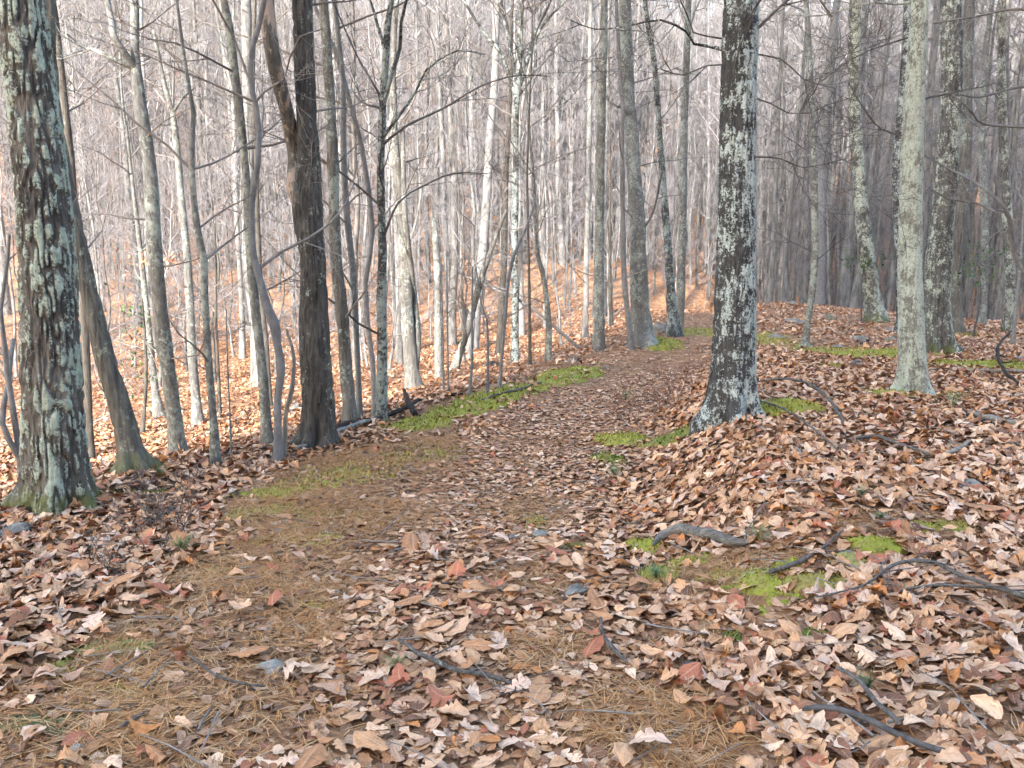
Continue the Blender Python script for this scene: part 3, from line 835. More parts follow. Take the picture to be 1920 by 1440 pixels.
T('sapling', 'sapling', 'dark thin stem just behind the plain grey column trunk', 'brown', [(1141, 200, 4), (1143, 300, 4), (1144, 520, 6), (1147, 614, 8)], twigs=3, H=8)
T('oak_tree', 'tree', 'large pale green grey oak with swollen base and moss at the bend of the trail', 'grey',
  [(1173, 0, 24), (1178, 120, 24), (1183, 220, 25), (1188, 300, 26), (1193, 400, 28), (1196, 480, 31), (1199, 560, 35), (1202, 610, 41), (1205, 650, 56)], sides=32, step=0.08, twigs=3, twigmat='twigdark',
  forks=[[(1180, 218, 7), (1165, 205, 4), (1140, 190, 4), (1125, 140, 3.5), (1118, 95, 3)], [(1190, 440, 5), (1208, 425, 4), (1225, 395, 4), (1245, 320, 3.5)]])
T('maple_tree', 'tree', 'thin stem standing tight against the large pale green grey oak', 'smooth', [(1165, 200, 7), (1166, 300, 8), (1168, 400, 9), (1170, 500, 11), (1177, 590, 10), (1184, 656, 11)], twigs=3)
T('oak_tree', 'tree', 'slanting dark speckled tree rising towards the frame top beyond the trail bend', 'darkl',
  [(1204, -5, 8), (1213, 60, 9), (1224, 120, 10), (1233, 200, 11), (1241, 290, 12), (1249, 400, 14), (1255, 500, 16), (1261, 580, 18), (1265, 630, 30)], sides=18, step=0.1, twigs=4, twigmat='twigdark')
T('maple_tree', 'tree', 'pale straight trunk sharing a rock with the slanting dark speckled tree', 'grey', [(1290, 60, 12), (1285, 250, 14), (1280, 400, 15), (1277, 520, 15), (1273, 618, 17)], sides=16, twigs=4)
# --- right of the dark oak
T('maple_tree', 'tree', 'slim tan grey tree with kinked splayed foot among rocks', 'grey',
  [(1519, 120, 10), (1521, 300, 13), (1526, 440, 13), (1526, 500, 13), (1521, 560, 12), (1514, 610, 10), (1511, 640, 14), (1511, 654, 24)], sides=18, step=0.08, twigs=6, twigmat='twigdark', twig_len=2.2)
T('beech_tree', 'tree', 'smooth blue grey trunk behind the slim kinked tree', 'smooth', [(1557, 40, 14), (1550, 200, 18), (1543, 300, 20), (1537, 440, 20), (1535, 578, 20)], D=26, sides=16, twigs=3)
T('oak_tree', 'tree', 'mint lichened oak with broad foot behind the rocks, evergreen sprig beside it', 'mixlichen',
  [(1598, 0, 20), (1606, 170, 22), (1614, 330, 24), (1622, 450, 27), (1629, 520, 30), (1637, 570, 33), (1643, 604, 44)], sides=28, step=0.08, twigs=3)
T('oak_tree', 'tree', 'dark trunk half hidden behind the pale lichen coated trunk', 'charcoal', [(1692, 0, 10), (1688, 150, 14), (1684, 300, 17), (1687, 400, 17), (1690, 480, 17), (1690, 600, 18), (1687, 630, 24)], sides=16, twigs=2)
T('maple_tree', 'tree', 'shaded grey trunk leaning outward just beyond the blotchy lichen oak', 'oak', [(1830, 0, 20), (1817, 133, 20), (1807, 267, 20), (1797, 400, 22), (1790, 480, 24), (1789, 560, 25), (1790, 624, 32)], sides=20, twigs=4)
T('oak_tree', 'tree', 'pale lichened trunk nearest the frame edge past the leaning grey trunk', 'mixlichen', [(1868, 20, 14), (1880, 150, 15), (1890, 300, 16), (1893, 480, 18), (1892, 560, 19), (1891, 626, 24)], sides=16, twigs=4)
T('maple_tree', 'tree', 'light grey trunk filling the gap after the leaning grey trunk', 'grey', [(1852, 80, 10), (1848, 250, 12), (1845, 400, 13), (1842, 520, 14), (1840, 606, 16)], D=20, sides=14, twigs=3)
T('sapling', 'sapling', 'thin pale sapling leaning out at the frame edge above the mossy stones', 'pale', [(1925, 380, 4), (1914, 480, 5), (1905, 570, 6), (1898, 652, 8)], twigs=3, H=6)
T('maple_tree', 'tree', 'spreading tree off the frame edge reaching long bare grey limbs inward', 'smooth',
  [(2010, 0, 30), (1995, 200, 32), (1985, 400, 34), (1980, 560, 36), (1978, 700, 44)], sides=16, twigs=2, twigmat='twig',
  forks=[[(1982, 560, 13), (1940, 520, 11), (1913, 477, 9), (1880, 410, 8), (1853, 377, 6), (1820, 335, 5), (1797, 313, 4), (1733, 287, 3)], [(1985, 250, 8), (1920, 235, 6), (1853, 228, 5), (1807, 210, 4), (1770, 185, 3), (1733, 165, 2)],
         [(1985, 150, 7), (1920, 160, 5), (1850, 178, 4), (1790, 182, 3), (1733, 178, 2)], [(1870, 400, 5), (1840, 380, 4), (1790, 372, 3), (1738, 358, 2)], [(1990, 60, 6), (1920, 12, 5), (1840, 25, 4), (1740, 50, 3)]])
# --- more stems on the left slope
T('sapling', 'sapling', 'crooked thin sapling partly hidden behind the massive ridged oak at frame edge', 'smooth', [(25, 440, 5), (22, 490, 6), (9, 580, 6), (18, 690, 9), (30, 790, 11), (38, 860, 11), (40, 940, 12)], crown=False, twigs=3, twig_len=0.8,
  forks=[[(33, 830, 11), (18, 790, 10), (5, 720, 9), (-8, 640, 8)]])
T('sapling', 'sapling', 'mossy stem with tan leaves still clinging, between the leaning oak and the forked tree', 'grey', [(250, 300, 6), (262, 470, 9), (270, 560, 11), (283, 680, 12), (292, 740, 14), (300, 783, 20)], twigs=4, H=7, leaves=clinging(295, 485, 110, 45, 90))
T('laurel', 'shrub', 'green leaved laurel clump growing against the leaning mossy oak', 'brown', [(262, 560, 4), (270, 640, 5), (273, 720, 6), (267, 815, 9)], crown=False, twigs=3, twig_len=0.6, leaves=clinging(262, 630, 90, 190, 170, 0.055, 'green'))
T('sapling', 'sapling', 'dark slim sapling with a burnt looking crook beside the wavy grey tree', 'brown', [(405, 420, 4), (408, 520, 5), (407, 620, 6), (410, 700, 6), (412, 780, 8)], crown=False, twigs=4, twig_len=0.8)
T('birch_tree', 'tree', 'sunlit pale trunk framed between the wavy grey tree and the sinuous tree', 'pale', [(440, 300, 8), (446, 400, 9), (450, 480, 9), (453, 580, 10), (455, 672, 12)], twigs=3)
T('sapling', 'sapling', 'whip thin sapling in open leaves between wavy grey tree and light grey trunk', 'smooth', [(422, 580, 2), (426, 680, 3), (431, 780, 3.5), (434, 860, 4)], crown=False, twigs=3, twig_len=0.4)

ROOTS = [build_tree(s, k) for k, s in enumerate(TREES)]

# ------------------------------------------------------------------ forest trees: prototypes placed as individuals
def proto(seed, H, r0, first, nl, limb, tm, cm, kids=(6, 4, 3), lean=0.03, minr=0.006, upl=0.35):
    rng = np.random.default_rng(seed)
    n = 14
    z = np.linspace(-0.4, H, n)
    x = np.cumsum(rng.normal(0, 0.05 + lean, n)) * 0.6; y = np.cumsum(rng.normal(0, 0.05 + lean, n)) * 0.6
    x -= x[1]; y -= y[1]
    f = np.clip(z / H, 0, 1)
    r = r0 * (1 - 0.88 * f ** 0.9) * (1 + 0.35 * np.exp(-np.maximum(z, 0) / 0.35))
    P = np.stack([x, y, z, r], 1)
    PP = smooth_path(P, H / 34)
    g = Geo(); v, q = tube_np(PP[:, :3], np.maximum(PP[:, 3], 0.01), 9); g.add(v, q)
    tm_ = g.mesh('forest_trunk', tm)
    g = Geo()
    for k in range(nl):
        f = first + (0.97 - first) * (k + rng.random()) / nl
        p = PP[min(int(f * (len(PP) - 1)), len(PP) - 1)]
        a = k * 2.4 + rng.random() * 1.2
        d = np.array([math.cos(a), math.sin(a), 0.35 + 0.8 * rng.random() * (0.5 + f)])
        L = limb * (0.5 + 0.7 * rng.random()) * (1.25 - 0.75 * f)
        grow(g, p[:3], d, L, max(p[3] * 0.45, 0.012), 0, rng, upl, 0.35, kids, (4, 3, 3), 0.8, minr)
    return tm_, g.mesh('forest_crown', cm)

PROTO = []
for k in range(4):
    PROTO.append(proto(300 + k, 17 + 2 * k, 0.12 + 0.022 * k, 0.42, 16, 3.2, M[('fgrey', 'fpale', 'foak', 'fgrey')[k]], M[('twigpale', 'twigpale', 'twigmid', 'twigpale')[k]], (6, 5), minr=0.008))
for k in range(3):
    PROTO.append(proto(340 + k, 11 + 2 * k, 0.06 + 0.012 * k, 0.30, 14, 2.2, M[('fpale', 'fgrey', 'fbrown')[k]], M[('twigpale', 'twigpale', 'twigmid')[k]], (6, 4), lean=0.05, minr=0.007))
for k in range(2):
    PROTO.append(proto(360 + k, 5.5 + 2 * k, 0.035, 0.08, 16, 1.6, M[('fpale', 'fbrown')[k]], M['twigpale'], (6, 4), lean=0.06, minr=0.005))

rng = np.random.default_rng(77)
taken = [(r.location.x, r.location.y) for r in ROOTS]
FIRST = {}
def place(pi, x, y, name, label, cat, group, sc=1.0):
    z = float(height(x, y))
    e = empty(name, (x, y, z))
    e.rotation_euler = (rng.normal(0, 0.025), rng.normal(0, 0.025), rng.random() * 6.28)
    e.scale = (sc, sc, sc * (0.9 + 0.25 * rng.random()))
    tag(e, label, cat, group)
    a = obj('trunk', PROTO[pi][0], e)
    b = obj('crown', PROTO[pi][1], e)
    FIRST.setdefault(pi, (a, b))

def sample(n, ymin, ymax, mind, side, tries=60000):
    out = []
    while len(out) < n and tries:
        tries -= 1
        y = math.sqrt(ymin ** 2 + (ymax ** 2 - ymin ** 2) * rng.random())
        x = (rng.random() * 1.36 - 0.68) * y
        if not side(x, y): continue
        if any((x - a) ** 2 + (y - b) ** 2 < mind ** 2 for a, b in taken): continue
        taken.append((x, y)); out.append((x, y))
    return out
ANCH = [(-50, 'the frame edge'), (110, 'the ridged oak'), (215, 'the leaning oak'), (300, 'the forked tree'), (390, 'the wavy tree'), (500, 'the sinuous tree'), (590, 'the split oak'), (650, 'the light brown trunk'), (716, 'the spotted tree'),
        (765, 'the twin oak'), (820, 'the broken snag'), (885, 'the half fallen trunk'), (966, 'the centre tree'), (1028, 'the bowed tree'), (1124, 'the column trunk'), (1196, 'the swollen oak'), (1255, 'the slanting tree'), (1380, 'the dark oak'),
        (1522, 'the kinked tree'), (1630, 'the mint oak'), (1711, 'the pale lichen trunk'), (1762, 'the blotchy oak'), (1797, 'the leaning grey trunk'), (1892, 'the edge lichen trunk'), (2100, 'the frame edge')]
ORD = ['', 'second ', 'third ', 'fourth ', 'fifth ', 'sixth ', 'seventh ', 'eighth ', 'ninth ', 'tenth ', 'eleventh ', 'twelfth ', 'thirteenth ', 'fourteenth ', 'fifteenth ', 'sixteenth ', 'seventeenth ', 'eighteenth ', 'nineteenth ', 'twentieth '] + [f'{n}th ' for n in range(21, 60)]
def slot_labels(spots, text):
    slots = {}
    for k, (x, y) in enumerate(spots):
        px = 960 + F * x / (y * CP)
        i = max(j for j in range(len(ANCH)) if ANCH[j][0] <= max(px, -50))
        slots.setdefault(min(i, len(ANCH) - 2), []).append((y, k))
    out = {}
    for i, L in slots.items():
        for n, (y, k) in enumerate(sorted(L)):
            out[k] = f"{text} between {ANCH[i][1]} and {ANCH[i + 1][1]}, {ORD[n]}nearest"
    return out
edge_d = lambda x, y: float(poly_dist(EDGE, np.array([x]), np.array([y]))[0])
# slope across the hollow, in the sun
lit = sample(120, 19, 62, 1.25, lambda x, y: x < 0.26 * y and edge_d(x, y) > 3.5)
LB = slot_labels(lit, 'sunlit slope tree')
for k, (x, y) in enumerate(lit):
    pi = int(rng.choice([0, 1, 2, 3, 4, 5, 6], p=[.14, .22, .08, .14, .2, .14, .08]))
    place(pi, x, y, 'forest_tree', LB[k], 'tree', 'trees crowding the sunlit slope across the hollow', 0.8 + 0.5 * rng.random())
shade = sample(110, 27, 62, 1.15, lambda x, y: x >= 0.26 * y)
LB = slot_labels(shade, 'shaded background tree')
for k, (x, y) in enumerate(shade):
    pi = int(rng.choice([0, 2, 3, 5, 6, 4], p=[.25, .2, .2, .15, .1, .1]))
    place(pi, x, y, 'forest_tree', LB[k], 'tree', 'shaded trees packed beyond the rise', 0.8 + 0.55 * rng.random())
thin = sample(34, 11, 30, 0.8, lambda x, y: x < 0.2 * y and edge_d(x, y) > 1.2)
LB = slot_labels(thin, 'whippy sapling')
for k, (x, y) in enumerate(thin):
    place(7 + k % 2, x, y, 'sapling', LB[k], 'sapling', 'saplings scattered over the near slope', 0.7 + 0.5 * rng.random())

# the wood beyond: one mass over the far hillside and round about
pts, idx, sc = [], [], []
def add_pts(n, f):
    k = 0
    while k < n:
        x, y = f()
        if not (-200 < x < 200): continue
        pts.append((x, y, float(0))); idx.append(rng.choice(9, p=[.13, .15, .1, .12, .14, .1, .08, .1, .08])); sc.append(0.75 + 0.6 * rng.random()); k += 1
def far():
    y = math.sqrt(45 ** 2 + (205 ** 2 - 45 ** 2) * rng.random() ** 1.25); return (rng.random() * 1.7 - 0.85) * y, y
add_pts(2600, far)
def midbrush():
    while True:
        y = math.sqrt(26 ** 2 + (62 ** 2 - 26 ** 2) * rng.random()); x = (rng.random() * 1.6 - 0.8) * y
        if edge_d(x, y) > 4 or y > 33: return x, y
nb = len(pts)
def slim():
    y = math.sqrt(45 ** 2 + (125 ** 2 - 45 ** 2) * rng.random()); return (rng.random() * 1.6 - 0.8) * y, y
add_pts(1600, slim)
for k in range(nb, len(pts)): idx[k] = rng.choice([4, 5, 6, 0, 7], p=[.3, .27, .2, .13, .1])
nb = len(pts); add_pts(330, midbrush)
for k in range(nb, len(pts)): idx[k] = rng.choice([7, 8, 4, 5], p=[.4, .35, .13, .12])
def beside():                                             # left of the view and behind, up the hollow the sun comes from
    while True:
        x, y = -8 - 60 * rng.random(), -35 + 60 * rng.random()
        if x < -0.72 * y - 3 and edge_d(x, y) > 4: return x, y
add_pts(60, beside)
pts = np.array(pts)
pts[:, 2] = height(pts[:, 0], pts[:, 1])
pm = bpy.data.meshes.new('woods')
pm.vertices.add(len(pts)); pm.vertices.foreach_set('co', pts.astype(np.float32).ravel())
at = pm.attributes.new('pick', 'INT', 'POINT'); at.data.foreach_set('value', np.array(idx, dtype=np.int32))
at = pm.attributes.new('size', 'FLOAT', 'POINT'); at.data.foreach_set('value', np.array(sc, dtype=np.float32))
rots = np.stack([rng.normal(0, 0.04, len(pts)), rng.normal(0, 0.04, len(pts)), rng.random(len(pts)) * 6.28], 1).astype(np.float32)
at = pm.attributes.new('turn', 'FLOAT_VECTOR', 'POINT'); at.data.foreach_set('vector', rots.ravel())
woods = obj('far_woods', pm)
tag(woods, 'mass of bare trees covering the far hillside', 'woods', kind='stuff')
ng = bpy.data.node_groups.new('woods', 'GeometryNodeTree')
ng.interface.new_socket('Geometry', in_out='INPUT', socket_type='NodeSocketGeometry')
ng.interface.new_socket('Geometry', in_out='OUTPUT', socket_type='NodeSocketGeometry')
N, Lk = ng.nodes, ng.links
gi, go = N.new('NodeGroupInput'), N.new('NodeGroupOutput')
m2p = N.new('GeometryNodeMeshToPoints'); Lk.new(gi.outputs[0], m2p.inputs['Mesh'])
def named(name, typ):
    a = N.new('GeometryNodeInputNamedAttribute'); a.data_type = typ; a.inputs['Name'].default_value = name
    return a.outputs['Attribute']
final = N.new('GeometryNodeJoinGeometry')
for part in (0, 1):
    gti = N.new('GeometryNodeJoinGeometry')
    order = list(range(9))
    for pi in order[::-1]:
        oi = N.new('GeometryNodeObjectInfo'); oi.transform_space = 'ORIGINAL'
        oi.inputs['Object'].default_value = FIRST[pi][part]; oi.inputs['As Instance'].default_value = True
        Lk.new(oi.outputs['Geometry'], gti.inputs[0])
    iop = N.new('GeometryNodeInstanceOnPoints')
    Lk.new(m2p.outputs[0], iop.inputs['Points']); Lk.new(gti.outputs[0], iop.inputs['Instance'])
    iop.inputs['Pick Instance'].default_value = True
    Lk.new(named('pick', 'INT'), iop.inputs['Instance Index'])
    Lk.new(named('turn', 'FLOAT_VECTOR'), iop.inputs['Rotation'])
    Lk.new(named('size', 'FLOAT'), iop.inputs['Scale'])
    Lk.new(iop.outputs[0], final.inputs[0])
Lk.new(final.outputs[0], go.inputs[0])
md = woods.modifiers.new('scatter', 'NODES'); md.node_group = ng

MOSSZ, ROCKZ = [], []
def ribbons(p, d, L, w, bow, rng):
    """needles: two-segment ribbons from p along d"""
    n = len(p)
    side = np.cross(d, np.array([0, 0, 1.0])); side /= np.linalg.norm(side, axis=1, keepdims=True) + 1e-9
    mid = p + d * L[:, None] * 0.5 + side * bow[:, None] + np.array([0, 0, 0.003])
    end = p + d * L[:, None]
    s = side * w[:, None]
    V = np.stack([p - s, p + s, mid - s, mid + s, end - s * 0.4, end + s * 0.4], 1).reshape(-1, 3)
    b = (np.arange(n) * 6)[:, None]
    q = np.stack([np.concatenate([b + 0, b + 1, b + 3, b + 2], 1), np.concatenate([b + 2, b + 3, b + 5, b + 4], 1)], 1).reshape(-1, 4)
    return V, q
# ------------------------------------------------------------------ moss
MG = {'bright': (0.235, 0.24, 0.036), 'olive': (0.25, 0.215, 0.055), 'deep': (0.115, 0.15, 0.026), 'pale': (0.27, 0.275, 0.10), 'grey': (0.125, 0.14, 0.065)}
def moss(px, py, rx, ry, th, tone, label, rot=0.0, thin=0.0):
    c = gp(px, py); rng = np.random.default_rng(int(px * 7 + py)); MOSSZ.append((c[0], c[1], (rx * abs(math.cos(rot)) + ry * abs(math.sin(rot))) * 0.85, (ry * abs(math.cos(rot)) + rx * abs(math.sin(rot))) * 0.8, 0.95 if th > 0.013 else 0.8))
    n = 46
    u = np.linspace(-1.25, 1.25, n)
    U, W = np.meshgrid(u, u)
    X = c[0] + (U * rx) * math.cos(rot) - (W * ry) * math.sin(rot); Y = c[1] + (U * rx) * math.sin(rot) + (W * ry) * math.cos(rot)
    sd = rng.random() * 30
    f1 = fbm(X * 4.5 + sd, Y * 4.5, sd, 3); f2 = fbm(X * 17 + sd, Y * 17, sd, 2)
    mk = 1 - (U ** 2 + W ** 2) + (f1 - 0.5) * 2.6 - thin * sst(0.42, 0.6, f2)
    hgt = np.where(mk > 0, th * np.sqrt(np.clip(mk, 0, 1.2)) + (f2 - 0.5) * th * 0.9 - 0.004, -0.035)
    H0 = height(X, Y)
    v = np.stack([X, Y, H0 + hgt], -1).reshape(-1, 3)
    i = np.arange(n - 1)[:, None] * n + np.arange(n - 1)[None]
    q = np.stack([i, i + 1, i + n + 1, i + n], -1).reshape(-1, 4)
    keepq = (mk.ravel()[q] > -0.25).any(1)
    q = q[keepq]
    base = np.array(MG[tone])
    tint = 0.75 + 0.6 * f1.reshape(-1, 1)
    cv = base * tint; cv = cv + (np.array([0.26, 0.20, 0.07]) - cv) * sst(0.42, 0.68, f2.reshape(-1, 1)) * 0.6
    g = Geo(); g.add(v, q, col=np.concatenate([cv, np.ones((len(cv), 1))], 1))
    # tufts
    dist = math.hypot(c[0], c[1])
    nt = int(min(2600, 1500 * rx * ry * 3.14 * (3.0 if dist < 6 else 1.0)) + 150)
    ii = rng.integers(0, n * n, nt); ii = ii[mk.ravel()[ii] > 0.05]
    if len(ii):
        jit = rng.normal(0, 1, (len(ii), 3)) * np.array([rx * 2.5 / n, ry * 2.5 / n, 0]) * 0.5
        pp = v[ii] + jit; pp[:, 2] = height(pp[:, 0], pp[:, 1]) + hgt.ravel()[ii] - 0.004
        a = rng.random(len(ii)) * 6.28
        dd = np.stack([np.cos(a) * 0.5, np.sin(a) * 0.5, 0.8 + 0.3 * rng.random(len(ii))], 1)
        sz = 0.010 + 0.012 * rng.random(len(ii)) if dist < 6 else 0.018 + 0.02 * rng.random(len(ii))
        V, qq = ribbons(pp, dd, sz, sz * 0.20, np.zeros(len(ii)), rng)
        tc = np.repeat(cv[ii] * (0.8 + 0.6 * rng.random((len(ii), 1))), 6, 0)
        g.add(V, qq, col=np.concatenate([tc, np.ones((len(tc), 1))], 1))
    tag(obj('moss_patch', g.mesh('moss_patch', M['moss'], c), loc=c), label, 'moss')
for a in [
    (520, 925, 0.48, 0.26, 0.025, 'bright', 'green moss tongue at the trail edge facing the smooth sinuous tree', 0.5, 0.6),
    (650, 890, 0.85, 0.42, 0.010, 'olive', 'broad thin olive moss carpet on the trail below the stout split oak', 0.9, 0.5),
    (565, 1012, 0.34, 0.20, 0.010, 'olive', 'thin yellowish moss smear mid trail beyond the pale lichen crust', 0.3, 0.9),
    (620, 965, 0.40, 0.22, 0.009, 'olive', 'faint olive moss among needles just below the broad thin carpet', 0.2, 1.0),
    (785, 798, 0.5, 0.28, 0.035, 'bright', 'small bright moss bank starting the mossy trail border by dark branch', 0.9, 0.15),
    (868, 768, 1.0, 0.34, 0.045, 'bright', 'long bright moss bank along the trail border with a thin twig on it', 1.05, 0.3),
    (960, 738, 1.3, 0.40, 0.045, 'bright', 'middle stretch of the mossy trail border below the centre tree', 1.1, 0.2),
    (1060, 708, 1.7, 0.46, 0.045, 'bright', 'far stretch of the mossy trail border near the column trunk', 1.15, 0.2),
    (810, 848, 0.40, 0.40, 0.008, 'olive', 'faded tan moss patch inside the trail opposite the mossy border', 0.6, 1.0),
    (1228, 646, 0.55, 0.75, 0.10, 'bright', 'plump moss hummock at the foot of the swollen pale oak', 0.3, 0.0),
    (1322, 622, 0.75, 1.6, 0.03, 'olive', 'dull mossy strip where the trail passes behind the dark oak', 0.4, 0.6),
    (1440, 637, 0.55, 0.9, 0.03, 'olive', 'dull moss streak just past the dark oak towards small rocks', 0.2, 0.5),
    (1325, 794, 0.60, 0.26, 0.06, 'deep', 'green moss skirt in front of the dark oak', 0.0, 0.1),
    (1464, 768, 0.36, 0.30, 0.07, 'bright', 'green moss cushion beside the root of the dark oak', 0.2, 0.0),
    (1172, 828, 0.30, 0.34, 0.05, 'bright', 'moss ledge on the trail bank by small bluish stone', 0.6, 0.1),
    (1140, 862, 0.16, 0.20, 0.03, 'deep', 'little moss knob lower on the trail bank below the moss ledge', 0.4, 0.1),
    (1688, 744, 0.48, 0.22, 0.05, 'bright', 'flat moss pad wrapping the foot of the pale lichen coated trunk', 0.0, 0.0),
    (1650, 670, 0.85, 0.6, 0.09, 'bright', 'largest vivid moss bed behind the pale lichen coated trunk', 0.0, 0.0),
    (1555, 660, 0.9, 0.4, 0.06, 'olive', 'yellowish moss strip running from the kinked tree to the vivid bed', 0.0, 0.2),
    (1562, 689, 0.20, 0.16, 0.03, 'bright', 'small isolated moss spot below the yellowish moss strip', 0.0, 0.0),
    (1845, 690, 0.9, 0.5, 0.08, 'bright', 'moss bed under the twisted black branch at frame edge', 0.0, 0.4),
    (1780, 680, 0.35, 0.3, 0.03, 'olive', 'thin moss between the blotchy oak and the twisted black branch', 0.0, 0.5),
    (1800, 628, 0.5, 0.6, 0.03, 'olive', 'moss behind the blotchy lichen oak by the leaning grey trunk', 0.0, 0.4),
    (1208, 1030, 0.14, 0.14, 0.04, 'bright', 'moss clump at the split end of the weathered log', 0.0, 0.0),
    (1238, 1078, 0.15, 0.12, 0.028, 'bright', 'moss clump with bluish pine seedling in it, under the weathered log', 0.0, 0.0),
    (1635, 1030, 0.19, 0.12, 0.07, 'bright', 'domed yellow green moss cushion touching a grey stone', 0.0, 0.35),
    (1605, 1056, 0.11, 0.06, 0.035, 'pale', 'pale lower moss cushion right under the domed one', 0.0, 0.0),
    (1475, 1066, 0.09, 0.06, 0.035, 'bright', 'round moss button beside the knotty grey stick', 0.0, 0.0),
    (1415, 1077, 0.10, 0.055, 0.03, 'pale', 'needle covered moss button just inward of the round one', 0.0, 0.1),
    (1345, 1085, 0.22, 0.09, 0.02, 'olive', 'needle strewn thin moss below the weathered log', 0.0, 0.5),
    (1440, 1132, 0.2, 0.11, 0.04, 'bright', 'spiky moss strip in front of the two moss buttons', 0.2, 0.6),
    (1370, 1196, 0.05, 0.06, 0.03, 'deep', 'tiny dark moss tuft alone among tan leaves', 0.0, 0.0),
    (1545, 1190, 0.15, 0.07, 0.02, 'deep', 'dark moss peeking through leaves near a maroon leaf', 0.0, 0.4),
    (1750, 990, 0.26, 0.10, 0.02, 'bright', 'flat moss streak among needles farther up from the domed cushion', 0.0, 0.3),
    (1000, 978, 0.14, 0.16, 0.012, 'olive', 'small moss stain in the trail centre', 0.0, 0.5),
    (1088, 1026, 0.16, 0.06, 0.018, 'deep', 'two merged moss dots at the trail side of the weathered log', 0.0, 0.3),
    (950, 1062, 0.16, 0.10, 0.010, 'olive', 'faint moss freckles in the middle of the leafy trail', 0.0, 0.7),
    (600, 1140, 0.12, 0.07, 0.016, 'bright', 'small bright moss spot on the needle bed with a dark pebble', 0.0, 0.3),
    (225, 1222, 0.21, 0.12, 0.03, 'pale', 'pale green lichen crust on the near needle bed', 0.0, 0.3),
    (110, 1255, 0.17, 0.11, 0.035, 'deep', 'dark green moss next to the pale lichen crust', 0.0, 0.2),
    (60, 1365, 0.28, 0.14, 0.018, 'grey', 'greyish crusty moss in the near corner of the trail', 0.0, 0.4),
    (240, 1300, 0.20, 0.09, 0.012, 'olive', 'sparse moss below the pale lichen crust', 0.0, 0.7),
    (425, 1075, 0.16, 0.10, 0.012, 'olive', 'dull moss smudge against the leafy bank of the trail', 0.0, 0.7),
    (1395, 1108, 0.26, 0.12, 0.035, 'bright', 'broad needle laced moss spread below the needle covered button', 0.1, 0.35),
    (1530, 1095, 0.20, 0.10, 0.035, 'olive', 'olive moss spread in front of the knotty grey stick', 0.0, 0.35),
    (1300, 1052, 0.16, 0.08, 0.03, 'bright', 'moss sliver tucked under the middle of the weathered log', 0.0, 0.2),
    (480, 960, 0.34, 0.18, 0.016, 'olive', 'olive moss fringe just below the green moss tongue', 0.3, 0.5),
    (270, 930, 0.30, 0.12, 0.02, 'bright', 'moss between the massive ridged oak and the leaning mossy oak', 0.1, 0.3)]:
    moss(*a)

# ------------------------------------------------------------------ rocks
def rock(px, py, wpx, hpx, label, flat=0.6, seed=0, sink=0.25):
    c, dp = ground_at(px, py)
    w = wpx / F * dp / 2; h = max(hpx / F * dp / 2, w * 0.28)
    m = 15; th = np.linspace(0, 2 * math.pi, 22, endpoint=False); ph = np.linspace(-1.5, 1.5, m)
    TH, PH = np.meshgrid(th, ph)
    d = np.stack([np.cos(TH) * np.cos(PH), np.sin(TH) * np.cos(PH), np.sin(PH)], -1)
    rng = np.random.default_rng(int(px + py * 3)); s = rng.random() * 40
    for k in range(7):                                     # knock flat facets off
        nrm = rng.normal(0, 1, 3); nrm /= np.linalg.norm(nrm); cut = 0.55 + 0.3 * rng.random()
        over = np.maximum((d * nrm).sum(-1) - cut, 0)[..., None]; d = d - over * nrm * 0.95
    r = 1 + (fbm(d[..., 0] * 2.2 + s, d[..., 1] * 2.2, d[..., 2] * 2.2, 3) - 0.5) * 0.5
    d = d * r[..., None]
    v = (d * np.array([w * 1.1, w * (0.75 + 0.4 * rng.random()), h * 1.1])).reshape(-1, 3)
    a = rng.normal(0, 0.25); v = np.stack([v[:, 0] * math.cos(a) - v[:, 2] * math.sin(a), v[:, 1], v[:, 0] * math.sin(a) + v[:, 2] * math.cos(a)], 1)
    n = 22
    i = np.arange(m - 1)[:, None] * n; j = np.arange(n)[None]; j2 = (j + 1) % n
    q = np.stack([i + j, i + j2, i + n + j2, i + n + j], -1).reshape(-1, 4)
    me = mesh_np('rock', v, q, M['rock'], False)
    c = np.array([c[0], c[1], float(height(c[0], c[1]))])
    ROCKZ.append((c[0], c[1] - w * 0.4, w * 1.1, w * 1.2, 1.0))
    o = obj('rock', me, loc=(c[0], c[1], c[2] + h * (0.55 - sink)))
    o.rotation_euler = (0, 0, rng.normal(0, 0.4))
    tag(o, label, 'rock')
